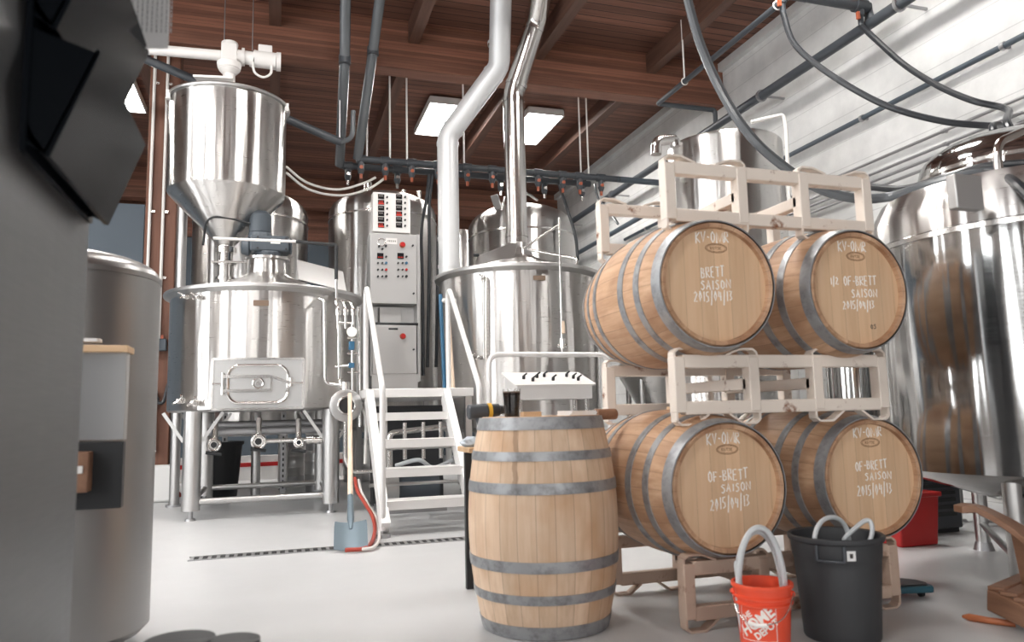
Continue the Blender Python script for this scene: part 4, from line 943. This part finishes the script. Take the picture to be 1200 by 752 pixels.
# ================================================================ near things: steel cabinet, file holder, tank on the photographer's side
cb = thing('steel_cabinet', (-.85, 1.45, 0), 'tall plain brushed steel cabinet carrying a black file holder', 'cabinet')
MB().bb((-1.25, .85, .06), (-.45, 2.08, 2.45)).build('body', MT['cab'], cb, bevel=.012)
MB().bb((-1.22, .88, 0), (-.48, 2.05, .06)).build('plinth', MT['dsteel'], cb)
MB().bb((-.45, .90, .12), (-.447, .905, 2.4)).build('panel_seam', MT['dsteel'], cb)
fh = thing('file_holder', (-.44, 1.87, 1.4), 'glossy black three pocket file holder fixed to the steel cabinet', 'file holder')
MB().bb((-.450, 1.52, 1.41), (-.440, 2.06, 2.40)).build('back_plate', MT['gloss'], fh)
for k, zb in enumerate((1.405, 1.655, 1.905)):
    zt = zb+.215; xo = -.325
    out = [(-.44, zb+.03), (-.412, zb), (-.402, zb), (xo, zt), (xo-.008, zt+.004), (-.412, zb+.012), (-.432, zb+.04), (-.44, zb+.06)]
    mx = M(((1, 0, 0), (0, 0, 1), (0, 1, 0))).transposed().to_4x4(); mx.translation = V((0, 1.53, 0))
    po = MB().prism(out, .52, mx).build('pocket', MT['gloss'], fh)
    for y in (1.53, 2.045):
        mx2 = mx.copy(); mx2.translation = V((0, y, 0))
        MB().prism([(-.44, zb+.02), (-.410, zb+.004), (xo-.006, zt-.005), (-.44, zt+.03)], .006, mx2).build('pocket_cheek', MT['gloss'], po)
    if k < 2: MB().bar((-.370-.004, 1.80, zb+.125), (-.348-.004, 1.80, zb+.178), .012, .004, (1, 0, -.4)).build('label_strip', MT['bpipe'], po)
lf = thing('paper_sheet', (-.36, 2.0, 1.8), 'large white paper sheet sticking up out of the black file holder', 'paper')
s = MB(); a, b = P(120, 40, 2.0), P(197, 58, 2.0); N = 8
vs = []; 
for j in range(2):
    for i in range(N+1):
        u = i/N; x = -.425+(b.x+.425)*u; vs.append(V((x, 2.0+.012*sin(u*pi)+j*.004, b.z+.004*u))); vs.append(V((x, 2.0+.012*sin(u*pi)+j*.004, 2.35)))
fs = []
for i in range(N):
    fs.append((2*i, 2*i+2, 2*i+3, 2*i+1)); o = 2*(N+1); fs.append((o+2*i+1, o+2*i+3, o+2*i+2, o+2*i)); fs.append((2*i, o+2*i, o+2*i+2, 2*i+2)); fs.append((2*i+1, 2*i+3, o+2*i+3, o+2*i+1))
o = 2*(N+1); fs += [(0, 1, o+1, o), (2*N, o+2*N, o+2*N+1, 2*N+1)]
s.add(vs, fs).build('sheet', MT['paper'], lf)
w = MB(); rd = random.Random(3)
for i in range(9):
    x = -.36+i*.0115
    z = b.z+.045
    while z < b.z+.16:
        h = rd.uniform(.004, .014); w.box((x, 1.998+.010*sin(pi*(x+.425)/(b.x+.425)), z+h/2), (.0035, .002, h)); z += h+.004
w.build('printed_lines', mat('faint_print', (.45, .45, .46), .9), lf)
def blob(name, c, sc, m, seed, label, cat, amp=.35):
    bm = bmesh.new(); bmesh.ops.create_icosphere(bm, subdivisions=4, radius=1.0)
    from mathutils import noise
    for v in bm.verts:
        n = noise.noise(v.co*1.6+V((seed, 0, 0)))+.5*noise.noise(v.co*3.5+V((0, seed, 0)))
        v.co = V((v.co.x*sc[0], v.co.y*sc[1], v.co.z*sc[2]))*(1+amp*n)
    me = bpy.data.meshes.new(name); bm.to_mesh(me); bm.free()
    for p in me.polygons: p.use_smooth = True
    me.materials.append(m); o = bpy.data.objects.new(name, me); COL.objects.link(o); o.location = c; return tag(o, label, cat)
blob('rag', P(52, 2, 1.74), (.045, .07, .045), MT['rag'], 2.2, 'crumpled beige rag stuffed in the top pocket of the file holder', 'rag')
blob('glove', P(47, 98, 1.74), (.022, .05, .04), MT['teal'], 5.1, 'crumpled dark blue glove in a pocket of the file holder', 'glove')
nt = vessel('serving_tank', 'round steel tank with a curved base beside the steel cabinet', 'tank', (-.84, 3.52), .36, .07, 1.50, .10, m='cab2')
MB().lathe([(.345, 1.50), (.364, 1.505), (.364, 1.525), (.345, 1.53)], 64, (-.84, 3.52, 0)).build('rim', MT['cab2'], nt)
MB().cyl((-.84, 3.52, 0), (-.84, 3.52, .06), .27, seg=40).build('base_ring', MT['dsteel'], nt)
eb = thing('utility_box', (-.62, 3.03, .85), 'grey steel box with a wooden top and black front hung on the round tank', 'box')
def nb(px0, py0, px1, py1, y0, y1, name, m, par, bev=.003):
    a, b = P(px0, (py0+py1)/2, y0), P(px1, (py0+py1)/2, y0); zt, zb = P((px0+px1)/2, py0, y0).z, P((px0+px1)/2, py1, y0).z
    return MB().bb((a.x, y0, zb), (b.x, y1, zt)).build(name, m, par, bevel=bev)
nb(70, 411, 147, 516, 3.0, 3.06, 'body', MT['plate'], eb); nb(60, 404, 150, 412, 2.97, 3.10, 'wooden_top', MT['lumber'], eb)
nb(70, 518, 143, 597, 3.0, 3.05, 'black_panel', MT['black'], eb); hb_ = nb(60, 530, 103, 578, 2.93, 3.0, 'brown_box', MT['chairw'], eb)
nb(88, 546, 97, 555, 2.925, 2.93, 'white_knob', MT['white'], hb_)
MB().bb((-.66, 3.06, .95), (-.60, 3.22, 1.05)).build('bracket', MT['dsteel'], eb)
tag(MB().prism(rrect(.10, .06, .01), .012, M.Translation(P(100, 401, 3.02))).build('note_pad', MT['paper'], None, P(100, 401, 3.02)), 'small white pad lying on the wooden top of the grey box', 'note pad')
# rubber boots
for k, (x, y, r, lab) in enumerate(((-.222, 2.16, .086, 'black rubber boot, the wider of the pair at the bottom edge'), (-.095, 2.10, .070, 'black rubber boot, the narrower of the pair at the bottom edge'))):
    t = thing('rubber_boot', (x, y, 0), lab, 'boot', 'pair of boots on the floor')
    MB().tube([(x, y, .02), (x, y, .10), (x, y+.005, .2), (x, y+.01, .350), (x, y+.01, .362), (x, y+.01, .357), (x, y+.01, .12)], [.055, .055, .06, r, r, r-.012, .045], 28).build('shaft', MT['black'], t)
    MB().tube([(x, y+.05, .045), (x, y, .05), (x, y-.08, .045), (x, y-.16, .04), (x, y-.2, .035)], [.035, .05, .05, .048, .02], 16).build('foot', MT['black'], t)
    MB().bb((x-.05, y-.2, 0), (x+.05, y+.06, .018)).build('sole', MT['dpipe'], t, bevel=.008)
# ================================================================ on and around the standing barrel
ZT = BH-.026
gq = V((.985, 3.17, ZT)); gq.x = P(600, 480, 3.17).x
bg_ = thing('pint_glass', gq, 'pint glass of dark beer standing on the upright barrel', 'glass')
MB().lathe([(0, 0), (.030, 0), (.031, .004), (.040, .148), (.0385, .148), (.0295, .010), (0, .010)], 40, gq).build('glass', MT['glass'], bg_)
MB().lathe([(0, .011), (.0302, .011), (.0390, .130), (0, .130)], 40, gq).build('beer', MT['beer'], bg_)
MB().lathe([(0, .130), (.0386, .130), (.0392, .136), (0, .137)], 40, gq).build('foam', mat('tan_foam', (.30, .22, .16), .9), bg_)
q = P(622, 487, 3.12); tag(MB().box((q.x, 3.12, ZT+.023), (.085, .05, .046)).build('wood_block', MT['lumber'], None, (q.x, 3.12, ZT), bevel=.003), 'small block of wood on top of the upright barrel', 'wood block')
q = P(676, 487, 3.22); t = thing('paper_stack', (q.x, 3.22, ZT), 'stack of white papers on the upright barrel', 'paper')
s = MB()
for k in range(7): s.box((q.x+.004*(k % 2), 3.22, ZT+.0033+k*.0066), (.15, .10, .0066), M.Rotation(.06*k, 3, 'Z'))
s.build('sheets', MT['paper'], t)
q = P(708, 489, 3.33); t = thing('bung_mallet', (q.x, 3.33, ZT), 'brown wooden bung mallet at the edge of the upright barrel', 'mallet')
MB().cyl((q.x-.06, 3.30, ZT+.026), (q.x+.055, 3.32, ZT+.026), .026, seg=20).build('mallet_head', MT['chairw'], t, bevel=.004); MB().cyl((q.x-.01, 3.31, ZT+.026), (q.x-.06, 3.46, ZT+.02), .011).build('handle', MT['chairw'], t)
# side table with a drill and a cloth
tz = P(548, 524, 3.99).z
tb = thing('side_table', (1.25, 4.17, 0), 'narrow wooden topped table on thin black legs behind the upright barrel', 'table')
xl = P(537, 527, 4.18).x
MB().bb((xl, 3.93, tz-.028), (1.62, 4.20, tz)).build('table_top', MT['lumber'], tb, bevel=.004)
for x in (1.0, 1.57):
    for y in (4.0,): MB().bb((x-.018, y-.018, 0), (x+.018, y+.018, tz-.028)).build('leg', MT['black'], tb)
for y in (4.0,): MB().bb((1.0, y-.012, .10), (1.57, y+.012, .14)).build('rail', MT['dpipe'], tb)
dq = P(566, 505, 4.10); dx = dq.x
dr = thing('cordless_drill', (dx, 4.10, tz), 'dark blue and yellow cordless drill standing on the table behind the barrel', 'drill')
az = P(575, 481, 4.10).z
MB().bb((dx-.05, 4.06, tz), (dx+.045, 4.14, tz+.05)).build('battery', MT['dpipe'], dr, bevel=.008)
MB().tube([(dx, 4.1, tz+.045), (dx-.005, 4.1, (tz+az)/2), (dx-.02, 4.1, az-.03)], [.024, .020, .026], 16).build('handle', MT['dpipe'], dr)
MB().cyl((dx-.085, 4.1, az-.006), (dx+.03, 4.1, az), .042, .040, 20).build('motor_body', MT['dpipe'], dr, bevel=.008)
MB().cyl((dx+.03, 4.1, az), (dx+.05, 4.1, az+.001), .042, seg=20).build('yellow_collar', MT['yellow'], dr)
MB().tube([(dx+.05, 4.1, az), (dx+.095, 4.1, az+.003), (dx+.10, 4.1, az+.003), (dx+.135, 4.1, az+.005)], [.038, .034, .026, .022], 18).build('chuck', MT['black'], dr)
MB().cyl((dx+.135, 4.1, az+.005), (dx+.165, 4.1, az+.006), .008).build('bit', MT['pipe'], dr)
q = P(553, 514, 4.02); blob('cloth', (q.x, 4.04, tz+.025), (.055, .05, .030), mat('blue_white_cloth', (.50, .55, .60), .9), 7.7, 'crumpled bluish white cloth on the narrow table', 'cloth', .25)

# ================================================================ bucket, trash can, hoses
bc = V((1.76, 2.515, 0)); BHt = .266; KB = .875
bk = thing('plastic_bucket', bc, 'orange red plastic bucket with white lettering in front of the barrel rack', 'bucket')
def br0(z): return .098+.022*(z/BHt)
def br_(z): return KB*br0(z)
br_s = br_; br_ = br0
pr = [(0, .006), (.09, .006), (.094, 0), (.098, .004)]+[(br_(.02*i), .02*i) for i in range(1, 10)]+[(br_(.19), .19), (.125, .194), (.125, .199), (br_(.20)+.002, .202), (br_(.215)+.002, .214), (.127, .217), (.127, .222), (br_(.225)+.002, .226), (br_(.25)+.002, .250), (.129, .252), (.129, BHt-.002), (.126, BHt), (.117, BHt), (.116, .24), (.094, .012), (0, .012)]
br_ = br_s; MB().lathe([(r*KB, z) for r, z in pr], 64, bc).build('pail', MT['bucket'], bk, sharp=30)
# printed square, turned to face the room
fa = atan2(-bc.y, -bc.x)-.02           # facing direction of the print
def wrap(u, v):                        # flat print coordinates on the tapered wall
    z = v; r = br_(z)+.0012; a = fa+u/r; return V((bc.x+r*cos(a), bc.y+r*sin(a), z))
def text_mesh(s, size, bold=.0):
    cu = bpy.data.curves.new('t', 'FONT'); cu.body = s; cu.size = size; cu.align_x = 'CENTER'; cu.align_y = 'CENTER'; cu.offset = bold; cu.resolution_u = 3
    ob = bpy.data.objects.new('t', cu); COL.objects.link(ob); dg = bpy.context.evaluated_depsgraph_get()
    me = bpy.data.meshes.new_from_object(ob.evaluated_get(dg)); bpy.data.objects.remove(ob); bpy.data.curves.remove(cu); return me
wh = mat('white_print', (.88, .84, .80), .5)
lg = MB(); S = .066; cz = .138; ou = -.020
def onb(me, ox, oy, sx, th, stencil=True):
    bm = bmesh.new(); bm.from_mesh(me)
    bmesh.ops.triangulate(bm, faces=bm.faces[:]); bmesh.ops.subdivide_edges(bm, edges=[e for e in bm.edges if e.calc_length() > .012], cuts=2)
    vs = []
    for v in bm.verts:
        x, y = v.co.x*sx+ox, v.co.y+oy; u = x*cos(th)-y*sin(th); w = x*sin(th)+y*cos(th); vs.append(wrap(u+ou, w+cz))
    fs = [[v.index for v in f.verts] for f in bm.faces]; bm.free(); lg.add(vs, fs)
th = radians(38)
onb(text_mesh('THE', .030, .0010), -.026, .040, .95, th); onb(text_mesh('HOME', .056, .0020), -.002, .004, .92, th); onb(text_mesh('DEPOT', .034, .0012), .010, -.036, .95, th)
for k in range(4):
    a, b = [((-S, -S), (S, -S)), ((S, -S), (S, S)), ((S, S), (-S, S)), ((-S, S), (-S, -S))][k]
    for i in range(8):
        p = [(a[0]+(b[0]-a[0])*t_/8, a[1]+(b[1]-a[1])*t_/8) for t_ in (i, i+1)]
        w_ = .0011; dxy = ((b[1]-a[1])/(2*S)*w_, -(b[0]-a[0])/(2*S)*w_)
        lg.add([wrap(p[0][0]-dxy[0]+ou, max(.004, p[0][1]-dxy[1]+cz)), wrap(p[1][0]-dxy[0]+ou, max(.004, p[1][1]-dxy[1]+cz)), wrap(p[1][0]+dxy[0]+ou, max(.006, p[1][1]+dxy[1]+cz)), wrap(p[0][0]+dxy[0]+ou, max(.006, p[0][1]+dxy[1]+cz))], [(0, 1, 2, 3)])
lg.build('printed_logo', wh, bk)
def bkp(u, z, o=.012): r = br_(z)+o; a = fa+u/r; return V((bc.x+r*cos(a), bc.y+r*sin(a), z))
MB().tube(spl([bkp(-.15, .225), bkp(-.12, .18), bkp(-.075, .145), bkp(-.02, .132), bkp(.05, .145), bkp(.10, .18), bkp(.15, .235)]), .0022, 6).build('wire_handle', MT['pipe'], bk)
MB().tube([bkp(-.055, .138, .014), bkp(-.02, .132, .016), bkp(.012, .135, .014)], .008, 10).build('handle_grip', MT['white'], bk)
for u in (-.15, .15): MB().sphere(bkp(u, .23, .004), .012, 10, 6).build('handle_ear', MT['bucket'], bk)
def loop(c, w, zb, zt, yoff, r, n=18, dip=.0):
    pts = []
    for i in range(n+1):
        a = pi*i/n; pts.append(V((c.x-w*cos(a), c.y+yoff*(1-2*i/n), zb+(zt-zb)*sin(a)**.75)))
    return pts
pts = [bc+V((-.07, .02, .03))]+loop(bc+V((-.0, .0, 0)), .090, .18, .462, .02, .017)+[bc+V((.07, -.03, .06)), bc+V((.0, -.05, .035)), bc+V((-.06, -.0, .06))]+loop(bc+V((.008, .025, 0)), .088, .18, .445, .02, .017)[2:]+[bc+V((.06, .0, .03))]
hz = MB().tube(spl(pts, 4), .0118, 12); tag(hz.build('hose_coil', MT['hose'], None, bc), 'coil of milky hose standing in the orange red bucket', 'hose')
tc = V((2.185, 2.605, 0)); TH = .398; KC_ = .902
tr_ = thing('trash_can', tc, 'charcoal plastic trash can with a small white sticker, a hose inside', 'trash can')
def tr0(z): return .160+.030*(z/TH)
def tr(z): return KC_*tr0(z)
MB().lathe([(r*KC_, z) for r, z in [(0, .004), (.15, .004), (.156, 0), (tr0(0.01), .008)]+[(tr0(.04*i), .04*i) for i in range(1, 8)]+[(tr0(.31), .31), (tr0(.318)+.004, .318), (tr0(.376)+.004, .376), (.202, .380), (.205, .386), (.205, TH), (.200, TH+.004), (.188, TH), (.184, .37), (.153, .012), (0, .012)]], 72, tc).build('tub', MT['can'], tr_, sharp=30)
def tcp(a, z, o): return V((tc.x+(tr(z)+o)*cos(a), tc.y+(tr(z)+o)*sin(a), z))
f2 = atan2(-tc.y, -tc.x)
hb2 = MB()
for a0, a1 in ((f2-.42, f2+.16),):
    A = [a0+(a1-a0)*i/8 for i in range(9)]
    hb2.tube([tcp(a, .318, .010) for a in A], .005, 8); hb2.tube([tcp(a0, .376, .008), tcp(a0, .318, .010)], .006, 8); hb2.tube([tcp(a1, .376, .008), tcp(a1, .318, .010)], .006, 8)
hb2.build('side_handle', MT['dpipe'], tr_)
A0_ = f2+.21; st_ = MB(); n = 4
st_.add([tcp(A0_+.19*(i/n), z, .0055) for z in (.322, .360) for i in range(n+1)], [(i, i+1, n+2+i, n+1+i) for i in range(n)]); st_.build('sticker', MT['paper'], tr_)
bk2 = MB(); bk2.add([tcp(A0_+.06+.07*(i/2), z, .0065) for z in (.333, .350) for i in range(3)], [(0, 1, 4, 3), (1, 2, 5, 4)]); bk2.build('sticker_mark', MT['inkdark'], tr_)
pts = [tc+V((-.13, -.03, .18))]+loop(tc+V((-.035, -.02, 0)), .108, .33, .468, -.03, .016)+[tc+V((.10, -.05, .345)), tc+V((.12, .0, .335)), tc+V((.08, .03, .345)), tc+V((.045, .0, .375)), tc+V((.08, -.02, .415)), tc+V((.125, -.03, .445)), tc+V((.145, -.04, .44)), tc+V((.135, -.055, .40)), tc+V((.09, -.07, .355)), tc+V((.0, -.08, .30))]
tag(MB().tube(spl(pts, 4), .0095, 12).build('hose_coil', MT['hose'], None, tc), 'milky hose coiled inside the charcoal trash can, looping over its rim', 'hose')

# ================================================================ shovel, floor hose, things below the tun
s0, s1 = PZ(411, 645, .01), P(410, 462, 6.95)
d = (s1-s0).normalized(); sh = thing('shovel', s0, 'shovel with a pale wooden handle and a worn blade leaning by the mash tun', 'shovel')
sd = V((1, 0, 0)); nf = sd.cross(d).normalized()
bl = MB(); out = []
hw = .115; Lb = .27
grid = []
for j in range(6):
    for i in range(7):
        u = (i/6-.5)*2; v = j/5; grid.append(s0+sd*u*hw*(1 if v < .9 else .96)+d*v*Lb+nf*(.02*u*u))
vs = grid+[g+nf*.004 for g in grid]; fs = []
for j in range(5):
    for i in range(6):
        a = j*7+i; fs.append((a, a+1, a+8, a+7)); fs.append((42+a+7, 42+a+8, 42+a+1, 42+a))
for i in range(6): fs.append((i, 42+i, 42+i+1, i+1)); fs.append((35+i, 35+i+1, 77+i+1, 77+i))
for j in range(5): a = j*7; fs.append((a, a+7, 42+a+7, 42+a)); a += 6; fs.append((a, 42+a, 42+a+7, a+7))
bl.add(vs, fs).build('blade', MT['shovel'], sh, bevel=0)
MB().tube([s0+d*Lb*.75, s0+d*(Lb+.04), s0+d*(Lb+.34)], [.012, .026, .020], 14).build('socket', MT['shovel'], sh)
MB().cyl(s0+d*(Lb+.28), s1, .021, .019, 14).build('handle', MT['rope'], sh)
f = [PZ(421, 585, 0), PZ(440, 615, 0), PZ(441, 632, 0), PZ(430, 645, 0), PZ(424, 650, 0)]
hose([P(416, 560, 7.0), P(419, 575, 6.8), P(428, 590, 6.5), P(437, 606, 6.2)]+[V((f[2].x, f[2].y+.1, .03)), V((f[3].x, f[3].y, .022)), V((f[3].x-.15, f[3].y-.05, .022))], .015, 'redhose', 'red hose curling onto the floor beside the shovel')
hose([P(420, 562, 7.0), P(424, 577, 6.8), P(432, 592, 6.5), P(441, 607, 6.2)]+[V((f[2].x+.04, f[2].y+.12, .03)), V((f[3].x+.05, f[3].y, .022)), V((f[3].x-.10, f[3].y-.05, .022))], .012, 'offwhite', 'pale hose running beside the red one onto the floor')
def keg(x, y, lab, m='dsteel', z=0):
    t = thing('beer_keg', (x, y, z), lab, 'keg', 'kegs stored behind the mash tun')
    MB().lathe([(0, z+.05), (.15, z+.05), (.185, z+.09), (.197, z+.14), (.197, z+.20), (.203, z+.21), (.203, z+.225), (.197, z+.235), (.197, z+.36), (.203, z+.37), (.203, z+.385), (.197, z+.395), (.197, z+.46), (.185, z+.51), (.15, z+.55), (.04, z+.57), (0, z+.57)], 40, (x, y, 0)).build('shell', MT['plate'], t)
    for a, b in ((0, .09), (.51, .60)): MB().lathe([(.178, z+a), (.186, z+a), (.186, z+b), (.178, z+b), (.178, z+a)], 40, (x, y, 0)).build('chime', MT[m], t)
    MB().cyl((x, y, z+.56), (x, y, z+.59), .03).build('spear_valve', MT['pipe'], t)
q0 = P(376, 520, 9.95); keg(q0.x, 9.95, 'steel keg standing behind the mash tun, near its front leg'); keg(q0.x, 9.95, 'steel keg stacked on top of another behind the mash tun', z=.602)
q0 = P(345, 520, 11.6); keg(q0.x, 11.6, 'steel keg behind the mash tun, half hidden by the rear leg')
q0 = P(418, 520, 11.2); keg(q0.x, 11.2, 'steel keg behind the mash tun beside the shovel handle')
q0 = P(268, 530, 10.4); t = thing('black_crate', (q0.x, 10.0, 0), 'big black plastic bin under the mash tun', 'bin')
MB().lathe([(0, .02), (.22, .02), (.23, 0), (.24, .02), (.29, .62), (.31, .62), (.31, .66), (.28, .66), (.225, .04), (0, .04)], 40, (q0.x-.1, 9.7, 0)).build('tub', MT['black'], t)
q0 = P(345, 552, 11.9); t = thing('floor_barrier', (q0.x, 12.3, 0), 'low white barrier with a red stripe far behind the mash tun', 'barrier')
MB().bb((q0.x-2.0, 12.3, 0), (q0.x+1.2, 12.45, .36)).build('board', MT['white'], t); MB().bb((q0.x-2.0, 12.29, .20), (q0.x+1.2, 12.30, .26)).build('red_stripe', MT['red'], t)
# slotted strut posts below the tun
for i, px in enumerate((265, 331)):
    q = PZ(px, 579, 0); t = thing('slotted_post', (q.x, 9.62, 0), ('slotted steel strut post under the tun next to the black bin', 'slotted steel strut post under the tun next to the kegs')[i], 'post', 'slotted strut posts')
    MB().bb((q.x-.03, 9.6, 0), (q.x+.03, 9.64, 1.0)).build('strut', MT['dsteel'], t)
    s = MB()
    for k in range(14): s.box((q.x, 9.597, .1+k*.065), (.018, .006, .035))
    s.build('slots', MT['black'], t)
# ================================================================ by the big fermenter
q = PZ(1086, 640, 0); t = thing('red_bin', (q.x, q.y+.15, 0), 'red plastic bin on the floor behind the barrels under the fermenter', 'bin')
b = MB(); z = .34; x0, x1, y0, y1 = q.x-.20, q.x+.14, q.y, q.y+.26
b.add([(x0+.02, y0+.02, 0), (x1-.02, y0+.02, 0), (x1-.02, y1-.02, 0), (x0+.02, y1-.02, 0), (x0, y0, z), (x1, y0, z), (x1, y1, z), (x0, y1, z)], [(3, 2, 1, 0), (0, 1, 5, 4), (1, 2, 6, 5), (2, 3, 7, 6), (3, 0, 4, 7), (4, 5, 6, 7)])
b.build('tub', MT['red'], t, bevel=.01); MB().bb((x0-.012, y0-.012, z-.03), (x1+.012, y1+.012, z)).build('rim', MT['red'], t, bevel=.006)
q = PZ(1078, 703, 0); t = thing('floor_dolly', (q.x, q.y+.1, 0), 'low black dolly with a teal edge on the floor beside the rack', 'dolly')
o = [(q.x-.10, q.y+.02), (q.x+.07, q.y-.02), (q.x+.10, q.y+.02), (q.x+.10, q.y+.10), (q.x-.10, q.y+.38)]
MB().prism(o, .03, M.Translation((0, 0, .03))).build('deck', MT['teal'], t, bevel=.008)
MB().prism([(q.x+(a-q.x)*.8, q.y+.1+(b_-q.y-.1)*.8) for a, b_ in o], .008, M.Translation((0, 0, .06))).build('rubber_mat', MT['black'], t)
for a, b_ in ((q.x-.06, q.y+.08), (q.x+.06, q.y+.05), (q.x-.06, q.y+.3)): MB().cyl((a-.01, b_, .016), (a+.01, b_, .016), .016, seg=14).build('wheel', MT['black'], t)
hose([PX(850, 425, 3.9), PX(851, 440, 3.9), PX(849, 460, 3.88), PX(845, 480, 3.85), PX(846, 520, 3.8), V((3.8, PX(846, 520, 3.8).y-.02, .025)), V((3.95, PX(846, 520, 3.8).y+.25, .025))], .022, 'red', 'bright red hose hanging behind the middle rack')
# reddish wooden chair cut by the photo edge
ch = thing('wooden_chair', P(1200, 700, 2.35), 'reddish wooden low chair with a broad curved arm, cut off by the photo edge', 'chair'); ch.location.z = 0
a0 = P(1122, 592, 2.62); pts = [a0, P(1140, 591, 2.60), P(1160, 598, 2.55), P(1185, 612, 2.48), P(1210, 628, 2.40), P(1250, 655, 2.25)]
ar = MB(); sp = spl(pts, 5); vs = []; n = len(sp)
for i, p_ in enumerate(sp):
    tt = (sp[min(i+1, n-1)]-sp[max(i-1, 0)]).normalized(); sdv = tt.cross(V((0, 0, 1))).normalized(); u = i/(n-1)
    wd = .030+.03*min(1, u*6)*(1-.3*u); upv = V((0, 0, 1))
    vs += [p_-sdv*wd, p_+sdv*wd, p_+sdv*wd-upv*.03, p_-sdv*wd-upv*.03]
fs = [(0, 1, 2, 3), (4*n-1, 4*n-2, 4*n-3, 4*n-4)]
for i in range(n-1):
    for k in range(4): fs.append((4*i+k, 4*i+(k+1) % 4, 4*i+4+(k+1) % 4, 4*i+4+k))
ar.add(vs, fs).build('armrest', MT['chairw'], ch, bevel=.006)
l0 = P(1198, 640, 2.50); l1 = V((l0.x+.03, l0.y-.02, 0))
MB().bar(l1, P(1196, 622, 2.47), .05, .06, (0, 1, 0)).build('front_leg', MT['chairw'], ch, bevel=.005)
e0, e1 = P(1160, 702, 2.52), P(1240, 740, 2.2); MB().bar(e0, e1, .035, .09).build('seat_rail', MT['chairw'], ch, bevel=.008)
MB().bar(e1, V((e1.x+.1, e1.y-.2, .02)), .035, .07).build('rear_leg', MT['chairw'], ch, bevel=.006)
s = MB()
for k in range(5):
    a = e0.lerp(e1, .12+.2*k)+V((0, 0, .055)); s.bar(a, a+V((.42, .16, 0)), .065, .016)
s.build('seat_slats', MT['chairw'], ch, bevel=.003)
q = PZ(1128, 722, .012); MB
ow = mat('orange_stained_wood', (.42, .13, .05), .45)
tag(MB().tube([q, PZ(1136, 723, .014), PZ(1160, 727, .014), PZ(1190, 731, .014)], [.006, .016, .014, .013], 12).build('wooden_stick', ow, None, q), 'orange stained wooden stick lying on the floor by the chair', 'stick')

ck = thing('dark_block', (4.41, 4.6, 0), 'low dark block added for shade behind the large fermenter', 'dark block')  # block added to darken the gap below the large fermenter
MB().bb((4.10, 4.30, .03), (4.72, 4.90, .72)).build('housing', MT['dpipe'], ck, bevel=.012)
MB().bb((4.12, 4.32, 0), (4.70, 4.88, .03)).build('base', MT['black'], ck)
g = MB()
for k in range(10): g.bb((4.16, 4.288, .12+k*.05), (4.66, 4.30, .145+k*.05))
g.build('dark_slats', MT['black'], ck)
